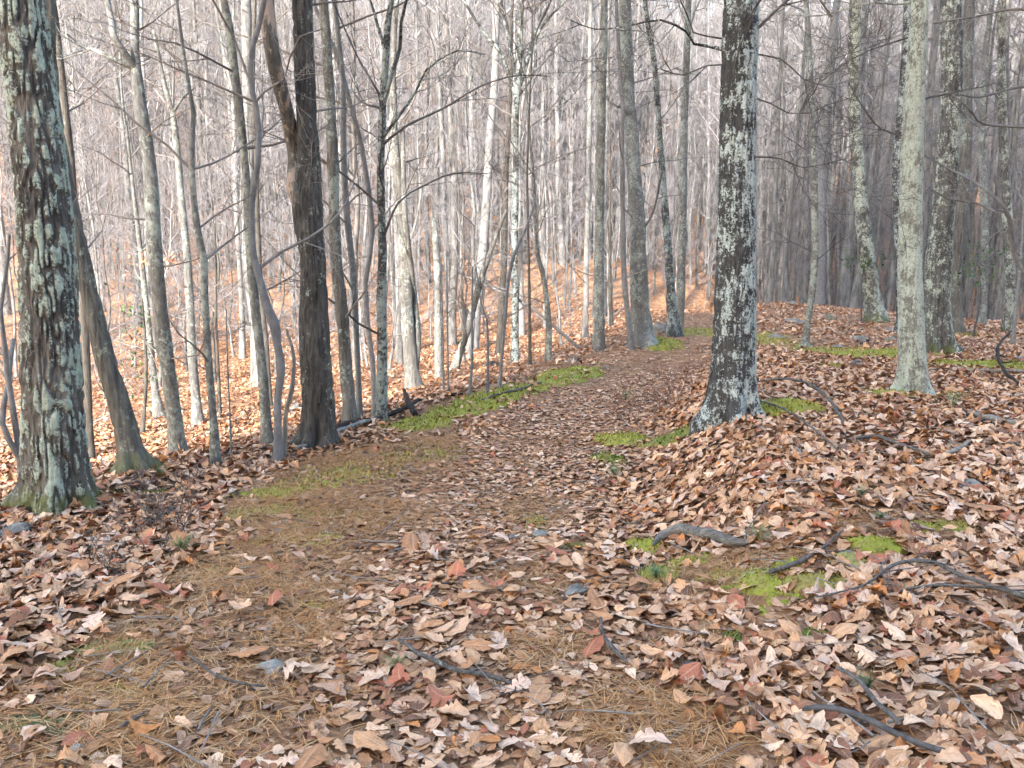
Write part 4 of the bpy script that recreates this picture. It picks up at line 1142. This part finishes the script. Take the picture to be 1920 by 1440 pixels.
for a in [(152, 948, 50, 34, 'grey slab of rock tilted against the foot of the massive ridged oak'), (180, 962, 26, 16, 'pale rounded stone beside the tilted grey slab'), (140, 974, 26, 12, 'flat bluish stone lowest of the three at the massive ridged oak'),
          (290, 932, 18, 10, 'small grey stone on the moss below the leaning mossy oak'), (22, 1002, 60, 26, 'lichen crusted rock wedged under the massive ridged oak at the frame edge'),
          (1612, 642, 30, 22, 'blocky light grey rock in leaves between the kinked tree and the pale lichen trunk'), (1455, 635, 28, 14, 'grey stone with moss beyond the dark oak'), (1490, 606, 40, 14, 'long flat rock behind the kinked slim tree'),
          (1555, 600, 24, 14, 'pale pointed rock on the rise past the kinked slim tree'), (1482, 572, 26, 12, 'whitish rock on the skyline of the rise'), (1420, 672, 18, 10, 'small pale stone close by the dark oak trunk'),
          (1665, 622, 28, 12, 'grey rock by the broad foot of the mint lichened oak'), (1668, 640, 22, 14, 'second grey rock just under the one at the mint lichened oak'), (1500, 654, 24, 10, 'bluish stone at the splayed foot of the kinked tree'),
          (1830, 655, 16, 9, 'white pebble past the blotchy lichen oak'), (1605, 684, 22, 12, 'grey stone below the vivid moss bed'), (1568, 652, 22, 9, 'flat stone sunk in the yellowish moss strip'), (1910, 678, 34, 14, 'grey slab at frame edge above the moss bed'),
          (1235, 622, 46, 22, 'boulder jammed between the swollen oak and the slanting tree'), (1075, 678, 22, 14, 'lichened stone on the bank before the column trunk'), (1138, 692, 12, 8, 'small bluish stone at the far end of the mossy border'),
          (870, 594, 22, 24, 'white block of rock in the sunny hollow behind the half fallen trunk'), (556, 772, 24, 22, 'pale boulder peeking out beside the stout split oak'), (365, 726, 16, 9, 'small pale rock in sun between the stubby forked tree and the wavy tree'),
          (292, 772, 26, 18, 'grey boulder behind the foot of the forked grey tree'), (472, 632, 16, 14, 'rock pile remnant beside the sunlit pale trunk'), (1175, 832, 18, 11, 'bluish stone set in the moss ledge of the trail bank'),
          (1585, 1042, 28, 16, 'grey stone touching the domed moss cushion'), (1820, 918, 46, 20, 'dark slate slab half buried in leaves far up the leafy bank'), (1075, 1112, 46, 18, 'lilac grey stone flush with the trail leaves'),
          (505, 1255, 64, 18, 'smooth dark grey stone poking out of the needle bed'), (142, 1412, 30, 22, 'rounded blue grey stone in the near corner by grey moss'), (1295, 1256, 40, 24, 'light grey stone amid needles on the near trail side'),
          (1012, 1006, 34, 14, 'pale lichen flecked stone beside the trail centre moss'), (960, 1012, 22, 12, 'small mottled stone next to the lichen flecked one'), (55, 1205, 18, 14, 'mint green stone at the leafy bank near the frame edge'), (520, 997, 20, 8, 'dark flat pebble on the trail below the green moss tongue')]:
    rock(*a)

# ------------------------------------------------------------------ fallen wood
def stick(name, cat, label, mat, pts, lift=0.0, twigs=0, sides=7, seed=1, arch=None):
    rng = np.random.default_rng(int(pts[0][0] * 3 + pts[0][1]))
    rows = []
    for k, (x, y, w) in enumerate(pts):
        c, dp = ground_at(x, y); r = 0.5 * w / F * dp
        rows.append([c[0], c[1], c[2] + r * 0.5 + 0.02 + lift + (arch[k] if arch else 0), r])
    rows = np.array(rows); P = smooth_path(rows, 0.04)
    P[:, :3] += np.stack([fbm(P[:, 0] * 9, P[:, 1] * 9, k * 7.0, 2) - 0.5 for k in range(3)], 1) * 0.02
    dv = P[-1] - P[-2]; d0 = P[0] - P[1]
    P = np.vstack([[*(P[0] + d0 * 0.25)[:3], P[0, 3] * 0.12], P, [*(P[-1] + dv * 0.25)[:3], P[-1, 3] * 0.12]])
    g = Geo(); v, q = tube_np(P[:, :3], np.maximum(P[:, 3] * (1 + 0.5 * (fbm(np.arange(len(P)) * 0.35, pts[0][0], 0.0, 2) - 0.5)), 0.0015), sides)
    cc = np.repeat(P[:, :3], sides, 0); rr = np.repeat(P[:, 3], sides)[:, None]
    kf = 0.5 / max(float(P[:, 3].mean()), 0.004)
    v = cc + (v - cc) * (1 + 0.7 * (fbm(v[:, 0] * kf, v[:, 1] * kf, v[:, 2] * kf, 2) - 0.5))[:, None]
    g.add(v, q)
    e0 = P[0, :3]
    me = g.mesh(name, M[mat], e0)
    o = obj(name, me, loc=e0)
    for k in range(twigs):
        i = int(len(P) * (0.15 + 0.75 * rng.random())); i = min(i, len(P) - 2)
        t = P[i + 1, :3] - P[i, :3]; t /= np.linalg.norm(t)
        a = rng.choice([-1, 1]) * (0.5 + 0.5 * rng.random())
        dr = np.array([t[0] * math.cos(a) - t[1] * math.sin(a), t[0] * math.sin(a) + t[1] * math.cos(a), 0.12])
        g2 = Geo(); grow(g2, P[i, :3], dr, 0.16 + 0.28 * rng.random(), max(P[i, 3] * 0.5, 0.002), 1, rng, -0.1, 0.3, (3, 2), (4, 4, 3), 0.7, 0.0012)
        obj('twig', g2.mesh('twig', M[mat], e0), o)
    tag(o, label, cat)
for a, kw in [
    (('fallen_twig', 'twig', 'pale grey stick with side twigs lying across the near leaf pile', 'stick', [(745, 1220, 5), (790, 1250, 8), (850, 1275, 9), (920, 1290, 8), (985, 1318, 5)]), dict(twigs=3, lift=0.03)),
    (('fallen_branch', 'branch', 'thick charcoal branch curving into the near corner', 'twigdark', [(1508, 1356, 9), (1570, 1358, 12), (1630, 1382, 13), (1690, 1412, 13), (1780, 1446, 14)]), dict(lift=0.03, sides=9)),
    (('fallen_branch', 'branch', 'lichen flecked crooked stick crossing the thick charcoal branch', 'stick', [(1568, 1294, 9), (1610, 1322, 9), (1640, 1365, 10), (1685, 1402, 10)]), dict(lift=0.06, sides=8)),
    (('weathered_log', 'log', 'weathered grey log with a split tapering end on the leafy bank', 'deadlog', [(1222, 1036, 5), (1240, 1020, 14), (1270, 1012, 19), (1310, 1018, 22), (1345, 1026, 22), (1380, 1034, 17), (1398, 1036, 7)]), dict(lift=0.02, sides=14)),
    (('fallen_twig', 'twig', 'bent bluish stick standing out in the trail leaves, lower end toward needles', 'stick', [(1128, 1175, 6), (1130, 1205, 8), (1145, 1230, 8), (1172, 1258, 5)]), dict(lift=0.02)),
    (('fallen_twig', 'twig', 'knotty grey stick beside the round moss button', 'stick', [(1442, 1088, 9), (1500, 1068, 8), (1540, 1042, 6), (1578, 1012, 4)]), dict(lift=0.02, twigs=1)),
    (('fallen_branch', 'branch', 'long forking grey branch reaching out of frame over dark leaves', 'stick', [(1530, 1152, 3), (1620, 1125, 5), (1680, 1088, 6), (1745, 1084, 8), (1800, 1110, 9), (1860, 1136, 10), (1935, 1158, 11)]), dict(lift=0.06, twigs=5)),
    (('fallen_branch', 'branch', 'thin grey branch lying just under the long forking one', 'stick', [(1640, 1140, 3), (1740, 1124, 5), (1850, 1128, 6), (1930, 1150, 7)]), dict(lift=0.04, twigs=4)),
    (('fallen_branch', 'branch', 'grey branch arching off the foot of the dark oak', 'stick', [(1425, 741, 3), (1490, 745, 5), (1538, 762, 6), (1565, 785, 6), (1582, 808, 4)]), dict(lift=0.03, twigs=2, arch=[0.10, 0.12, 0.08, 0.03, 0.0])),
    (('fallen_twig', 'twig', 'thin brown rod slanting down from the moss cushion of the dark oak', 'stick', [(1420, 768, 3), (1470, 786, 4), (1530, 828, 4), (1568, 866, 3)]), dict(lift=0.06)),
    (('fallen_twig', 'twig', 'pale bare twig across the leaves below the thin brown rod', 'pale', [(1445, 832, 2), (1485, 852, 4), (1512, 872, 5), (1490, 862, 3)]), dict(lift=0.03)),
    (('fallen_branch', 'branch', 'buried stick in the leafy bank between the dark oak and slate slab', 'stick', [(1605, 832, 6), (1640, 828, 7), (1690, 846, 7), (1740, 864, 5)]), dict(lift=0.02)),
    (('fallen_branch', 'branch', 'short forked stick past the buried one', 'dead', [(1768, 864, 8), (1795, 854, 9), (1815, 838, 6)]), dict(lift=0.02, twigs=1)),
    (('fallen_branch', 'branch', 'twisted black branch rearing up at the frame edge', 'rotten', [(1892, 668, 4), (1872, 680, 5), (1868, 695, 6), (1882, 716, 6), (1908, 732, 5)]), dict(lift=0.05, twigs=2, arch=[0.30, 0.2, 0.12, 0.05, 0])),
    (('fallen_branch', 'branch', 'long grey pole lying under the twisted black branch', 'dead', [(1790, 700, 4), (1850, 704, 5), (1935, 706, 6)]), dict(lift=0.03)),
    (('fallen_log', 'log', 'dark thin log passing the foot of the pale lichen trunk', 'rotten', [(1540, 744, 5), (1620, 746, 6), (1690, 752, 6), (1752, 758, 5)]), dict(lift=0.0)),
    (('fallen_log', 'log', 'grey rotting log sloping out of frame on the leafy bank', 'dead', [(1800, 775, 8), (1850, 790, 12), (1900, 800, 13), (1940, 806, 13)]), dict(lift=0.0, sides=9)),
    (('fallen_log', 'log', 'dark buried log just below the grey rotting log', 'rotten', [(1795, 776, 8), (1835, 795, 10), (1875, 808, 8)]), dict(lift=0.0)),
    (('fallen_branch', 'branch', 'black fallen branch curving along the slope edge under the twin oak', 'rotten', [(690, 800, 7), (735, 784, 9), (770, 768, 10), (800, 752, 9), (868, 746, 6)]), dict(lift=0.02)),
    (('wood_stub', 'branch', 'short black stub propped on the black fallen branch', 'rotten', [(778, 788, 12), (768, 776, 10), (758, 764, 7)]), dict(lift=0.03, arch=[0, 0.06, 0.16])),
    (('fallen_log', 'log', 'bleached pole lying along the slope edge beside the stout split oak', 'pale', [(560, 852, 5), (620, 826, 8), (670, 806, 8), (705, 796, 6)]), dict(lift=0.03)),
    (('rotten_log', 'log', 'crumbling dark log on the slope side of the bleached pole', 'rotten', [(625, 818, 18), (655, 806, 18), (685, 798, 12)]), dict(lift=0.0, sides=10)),
    (('fallen_twig', 'twig', 'thin dark twig lying on the long bright moss bank', 'stick', [(905, 756, 3), (935, 746, 4), (975, 735, 4), (1015, 722, 3)]), dict(lift=0.02)),
    (('hollow_stump', 'stump', 'low black hollow stump in leaves under the centre tree', 'rotten', [(912, 690, 14), (926, 687, 18), (942, 685, 14)]), dict(lift=-0.06, sides=10)),
    (('fallen_twig', 'twig', 'grey twig on the needle bed running toward the dark grey stone', 'stick', [(335, 1225, 3), (375, 1262, 4), (420, 1292, 5), (492, 1302, 4)]), dict(lift=0.015)),
    (('fallen_twig', 'twig', 'dark chunk of branch on the near needle bed', 'stick', [(230, 1378, 6), (252, 1362, 9), (272, 1348, 6)]), dict(lift=0.01)),
    (('fallen_twig', 'twig', 'thin stick poking through the leafy bank beside the trail start', 'stick', [(55, 1170, 3), (110, 1130, 5), (150, 1105, 4)]), dict(lift=0.03, twigs=2)),
    (('fallen_twig', 'twig', 'pale stick across leaves below the leaning mossy oak', 'pale', [(240, 912, 3), (270, 900, 5), (305, 890, 4)]), dict(lift=0.02)),
]:
    stick(*a, **kw)

# pole leaning from the bank into the hollow
b, dp = ground_at(1092, 655)
g = Geo(); P = []
for x, y, w in [(1095, 660, 6), (1050, 622, 6), (1005, 583, 5), (960, 556, 5), (900, 530, 4), (860, 512, 3)]:
    pq, d_ = at_plane(x, y, b[1]); P.append([*pq, 0.5 * w / F * d_])
P = smooth_path(np.array(P), 0.2)
g.add(*tube_np(P[:, :3], P[:, 3], 7))
tag(obj('leaning_pole', g.mesh('leaning_pole', M['pale'], b), loc=b), 'thin bleached pole leaning from the bank against the centre trees', 'dead pole')

# small twigs everywhere
g = Geo(); tr = np.random.default_rng(9)
for k in range(260):
    y = 2.0 + 14 * tr.random() ** 1.6; x = (tr.random() * 2 - 1) * (0.7 * y)
    a = tr.random() * 6.28; L = 0.10 + 0.28 * tr.random(); nseg = 5
    ang = a + np.cumsum(tr.normal(0, 0.16, nseg)); st = np.stack([np.cos(ang), np.sin(ang)], 1) * L / nseg
    xy = np.vstack([[x, y], np.array([x, y]) + np.cumsum(st, 0)])
    z = height(xy[:, 0], xy[:, 1]) + 0.03 + 0.03 * tr.random() + np.linspace(0, tr.normal(0, 0.03), nseg + 1)
    g.add(*tube_np(np.column_stack([xy, z]), np.linspace(0.004, 0.0015, nseg + 1) * (0.5 + tr.random()), 4))
tag(obj('twig_litter', g.mesh('twig_litter', M['twig'])), 'small dead twigs scattered through the fallen leaves', 'twigs', kind='stuff')

# ------------------------------------------------------------------ seedlings and shrubs
def seedling(px, py, hpx, label, n=110, tone=(0.10, 0.175, 0.075)):
    c, dp = ground_at(px, py); h = hpx / F * dp
    rng = np.random.default_rng(int(px + py))
    e = empty('pine_seedling', c)
    g = Geo(); g.add(*tube_np(np.array([[0, 0, -0.02], [0.004, 0.002, h * 0.35], [0, 0.004, h * 0.6]]), np.array([0.0025, 0.002, 0.0012]), 5))
    obj('stem', g.mesh('stem', M['twig']), e)
    a = rng.random(n) * 6.28; up = 0.05 + (0.5 + rng.random()) * rng.random(n)
    d = np.stack([np.cos(a) + rng.normal(0, 0.3), np.sin(a) + rng.normal(0, 0.3), up], 1); d /= np.linalg.norm(d, axis=1, keepdims=True)
    p = np.stack([np.zeros(n), np.zeros(n), h * (0.25 + 0.4 * rng.random(n))], 1)
    V, q = ribbons(p, d, h * (0.25 + 0.75 * rng.random(n)), np.full(n, 0.0007 + 0.00010 * dp), rng.normal(0, h * 0.05, n), rng)
    tn = np.array(tone) + (np.array([0.17, 0.19, 0.07]) - np.array(tone)) * rng.random() * 0.8
    col = np.repeat(tn * (0.6 + 0.9 * rng.random((n, 1))), 6, 0)
    obj('needles', mesh_np('needles', V, q, M['green'], True, {'col': np.concatenate([col, np.ones((len(col), 1))], 1)}), e)
    e.scale = (0.8 + 0.35 * rng.random(), 0.8 + 0.35 * rng.random(), 0.75 + 0.3 * rng.random())
    tag(e, label, 'seedling')
for a in [(745, 1262, 48, 'bluish pine seedling in the near leaf pile above the pale stick'), (1420, 1022, 46, 'bushy green pine seedling behind the weathered log'), (1228, 1092, 36, 'pine seedling growing out of the mossy clump'), (1652, 976, 24, 'small pine seedling farther back above the domed moss cushion'), (1612, 940, 40, 'feathery olive pine seedling highest on the bank'), (1785, 775, 50, 'yellowish pine seedling by the pale lichen coated trunk'), (1628, 1300, 46, 'upright sprout in leaves above the crooked stick'), (340, 1040, 44, 'green sprout on the leafy bank edge of the trail'),
          (1172, 760, 36, 'olive pine seedling at the trailside brush'), (1148, 900, 34, 'green sprig on the trail bank below the moss knob'), (300, 905, 30, 'olive seedling below the leaning mossy oak'), (725, 798, 14, 'tiny green seedling at the foot of the dark spotted tree')]:
    seedling(*a)

def shrub(spots, hpx, label, mat, n=9, tone=None):
    c, dp = ground_at(*spots[0])
    e = empty('twiggy_shrub', c)
    rng = np.random.default_rng(int(spots[0][0]))
    for (x, y) in spots:
        g = Geo()
        b, d_ = ground_at(x, y); h = hpx / F * d_
        for k in range(n):
            a = rng.random() * 6.28
            dr = np.array([math.cos(a) * 0.6, math.sin(a) * 0.6, 0.9])
            grow(g, b + rng.normal(0, 0.10, 3) * np.array([1, 1, 0]), dr, h * (0.6 + 0.6 * rng.random()), 0.0042, 0, rng, 0.1, 0.55, (6, 4, 2), (4, 3, 3), 0.9, 0.0014)
        obj('crown', g.mesh('stems', M[mat], c), e)
    tag(e, label, 'shrub')
M['shrub'] = bark('shrub_twig', (0.10, 0.05, 0.035), (0.30, 0.17, 0.125), None, 0, 10, 0.6, 6, 0, 0.1)
shrub([(1215, 775), (1250, 755), (1285, 735), (1185, 790)], 66, 'low reddish brown brush beside the trail in front of the dark oak', 'shrub', 5)
shrub([(1325, 700)], 50, 'thin reddish brush on the far side of the dark oak foot', 'shrub', 4)
shrub([(285, 985), (310, 960), (345, 1010)], 100, 'sparse twiggy shrub on the bank in front of the massive ridged oak', 'twigdark', 4)
shrub([(205, 1080)], 70, 'lone spindly shrub among leaves near the trail start', 'twigdark', 4)
def sprig(px, py, D, wpx, hpx, n, label):
    root_c, dp = at_plane(px, py, D)
    b = np.array([root_c[0], D, float(height(root_c[0], D))])
    e = empty('evergreen_shrub', b)
    rng = np.random.default_rng(int(px))
    P = np.column_stack([smooth_path(np.array([b, (b + root_c) / 2 + rng.normal(0, 0.15, 3), root_c]), 0.15), ])
    g = Geo(); g.add(*tube_np(P, np.linspace(0.02, 0.008, len(P)), 6)); obj('stem', g.mesh('stem', M['twigdark'], b), e)
    clinging(px, py, wpx, hpx, n, 0.075, 'green')(e, b, np.column_stack([P, np.full(len(P), 0.01)]), rng, D)
    tag(e, label, 'shrub')
sprig(1622, 492, 17.5, 80, 36, 110, 'dark evergreen sprig in front of the mint lichened oak')
sprig(1835, 500, 15.5, 60, 70, 130, 'dark evergreen sprig beyond the blotchy lichen oak')

# ------------------------------------------------------------------ leaf litter, needles
lr = np.random.default_rng(21)
def litter_points(n, y0, y1, margin=0.6):
    k = int(n * 1.9)
    y = np.sqrt(y0 ** 2 + (y1 ** 2 - y0 ** 2) * lr.random(k))
    x = (lr.random(k) * 2 - 1) * (0.72 * y + margin)
    b = np.clip(zone(x, y, BARE), 0, 1)
    cl = fbm(x * 1.6, y * 1.6, 3.3, 3)
    keep = lr.random(k) < (1 - 0.93 * sst(0.25, 0.75, b + (cl - 0.5) * 0.5)) * (0.45 + 0.55 * sst(0.3, 0.55, cl))
    mz = np.maximum(zone(x, y, MOSSZ), zone(x, y, ROCKZ))
    keep &= lr.random(k) > 0.91 * sst(0.27, 0.56, mz)
    if y0 < 14:
        for r in ROOTS:                                   # none inside the trunks
            keep &= np.hypot(x - r.location.x, y - r.location.y) > 0.14
    x, y, b, cl = x[keep][:n], y[keep][:n], b[keep][:n], cl[keep][:n]
    pile = (1 - b) * (0.012 + 0.05 * sst(0.35, 0.65, cl))
    z = height(x, y) + 0.004 + pile * lr.random(len(x))
    return np.stack([x, y, z], 1)
g = Geo()
def trodden(p): return 1 - sst(0.5, 1.05, np.abs(poly_dist(TRAIL, p[:, 0], p[:, 1])))
for n, y0, y1, m, size, tilt in ((12000, 1.7, 5.6, 12, 0.090, 0.20), (42000, 5.6, 13, 5, 0.088, 0.26), (72000, 13, 36, 2, 0.110, 0.32)):
    p = litter_points(n, y0, y1); tm = trodden(p)
    p[:, 2] -= tm * 0.6 * (p[:, 2] - height(p[:, 0], p[:, 1]) - 0.004)
    v, q, col, luv = leaf_mesh(p, len(p), lr, size * (1 - 0.25 * tm), m, tilt=tilt * (1 - 0.6 * tm), curl=(1 - 0.55 * tm)[:, None])
    g.add(v, q, col=col, luv=luv)
# torn, decayed leaves and crumbs matted underneath
for n, y1, size, m, dark in ((15000, 7.5, 0.060, 4, 0.62), (34000, 8.5, 0.024, 2, 0.85), (20000, 14.0, 0.055, 2, 0.7)):
    y = np.sqrt(1.7 ** 2 + (y1 ** 2 - 1.7 ** 2) * lr.random(n)); x = (lr.random(n) * 2 - 1) * (0.72 * y + 0.4)
    ok = zone(x, y, MOSSZ) < 0.75
    x, y = x[ok], y[ok]; n = len(x)
    p = np.stack([x, y, height(x, y) + 0.003 + 0.004 * lr.random(n)], 1)
    cc = PAL[lr.choice(len(PAL), n, p=PALW)] * dark * (0.6 + 0.6 * lr.random((n, 1)))
    v, q, col, luv = leaf_mesh(p, n, lr, size, m, tilt=0.14, colors=cc, curl=0.6)
    g.add(v, q, col=col, luv=luv)
litter = obj('leaf_litter', g.mesh('leaf_litter', M['leaf']))
tag(litter, 'deep litter of dry tan and brown oak leaves over the whole ground', 'leaf litter', kind='stuff')

k = 130000
y = np.sqrt(1.7 ** 2 + (9.5 ** 2 - 1.7 ** 2) * lr.random(k) ** 1.25); x = (lr.random(k) * 2 - 1) * (0.72 * y + 0.5)
b = np.clip(zone(x, y, BARE), 0, 1)
keep = lr.random(k) < 0.05 + 0.95 * sst(0.2, 0.75, b) * (0.3 + 0.7 * sst(0.35, 0.6, fbm(x * 2.3, y * 2.3, 8.1, 2)))
x, y = x[keep], y[keep]
x, y = np.repeat(x, 3), np.repeat(y, 3)
n = len(x)
a = np.repeat(lr.random(n // 3) * 6.28, 3) + lr.normal(0, 0.13, n)
d = np.stack([np.cos(a), np.sin(a), lr.normal(0.02, 0.10, n)], 1)
p = np.stack([x, y, height(x, y) + 0.004 + 0.014 * lr.random(n)], 1)
V, q = ribbons(p, d, 0.075 + 0.05 * lr.random(n), 0.0010 + 0.0006 * lr.random(n), lr.normal(0, 0.008, n), lr)
npal = np.array([[0.47, 0.215, 0.075], [0.55, 0.29, 0.12], [0.36, 0.16, 0.06], [0.58, 0.37, 0.19], [0.24, 0.115, 0.05]])
nc = np.repeat(npal[lr.integers(0, 5, n)], 6, 0)
o = obj('pine_needles', mesh_np('pine_needles', V, q, M['needle'], True, {'col': np.concatenate([nc, np.ones((len(nc), 1))], 1)}))
tag(o, 'fallen orange brown pine needles strewn along the bare trail', 'pine needles', kind='stuff')

# the leaves that show largest, one object each
variants = []
for k in range(28):
    v, q, col, luv = leaf_mesh(np.zeros((1, 3)), 1, lr, 0.112, 12, tilt=0.10, gzero=True, kind=np.array([k % 7]), curl=0.9)
    v[:, 2] -= v[:, 2].min() * 0.85
    v[:, 2] *= 0.9
    variants.append(mesh_np('leaf', v, q, M['leaf'], True, {'col': col, 'luv': luv}))
p = litter_points(1500, 2.15, 4.6, 0.1)
p = p[np.abs(p[:, 0]) < 0.66 * p[:, 1] + 0.05][:300]
for k, (x, y, z) in enumerate(p):
    o = bpy.data.objects.new('leaf', variants[k % 28]); COL.objects.link(o); o.parent = ground
    o.location = (x, y, float(height(x, y)) + 0.022 + 0.028 * lr.random())
    o.rotation_euler = (lr.normal(0, 0.2), lr.normal(0, 0.2), lr.random() * 6.28)
    s = 0.85 + 0.45 * lr.random(); o.scale = (s, s, s)


# ------------------------------------------------------------------ the thin autumn haze
hz = [(-265, -78, -8), (265, -78, -8), (265, 325, -8), (-265, 325, -8), (-265, -78, 118), (265, -78, 118), (265, 325, 118), (-265, 325, 118)]
hm = mesh_np('haze', np.array(hz, float), np.array([[0, 3, 2, 1], [4, 5, 6, 7], [0, 1, 5, 4], [1, 2, 6, 5], [2, 3, 7, 6], [3, 0, 4, 7]]), None, False)
ht = bpy.data.materials.new('haze'); ht.use_nodes = True
ht.node_tree.nodes.remove(ht.node_tree.nodes['Principled BSDF'])
pv = ht.node_tree.nodes.new('ShaderNodeVolumePrincipled')
pv.inputs['Color'].default_value = (0.86, 0.88, 0.94, 1); pv.inputs['Density'].default_value = 0.0006; pv.inputs['Anisotropy'].default_value = 0.0
ht.node_tree.links.new(pv.outputs[0], ht.node_tree.nodes['Material Output'].inputs['Volume'])
hm.materials.append(ht)
tag(obj('haze', hm), 'thin pale haze filling the air over the hollow', 'haze', kind='stuff')
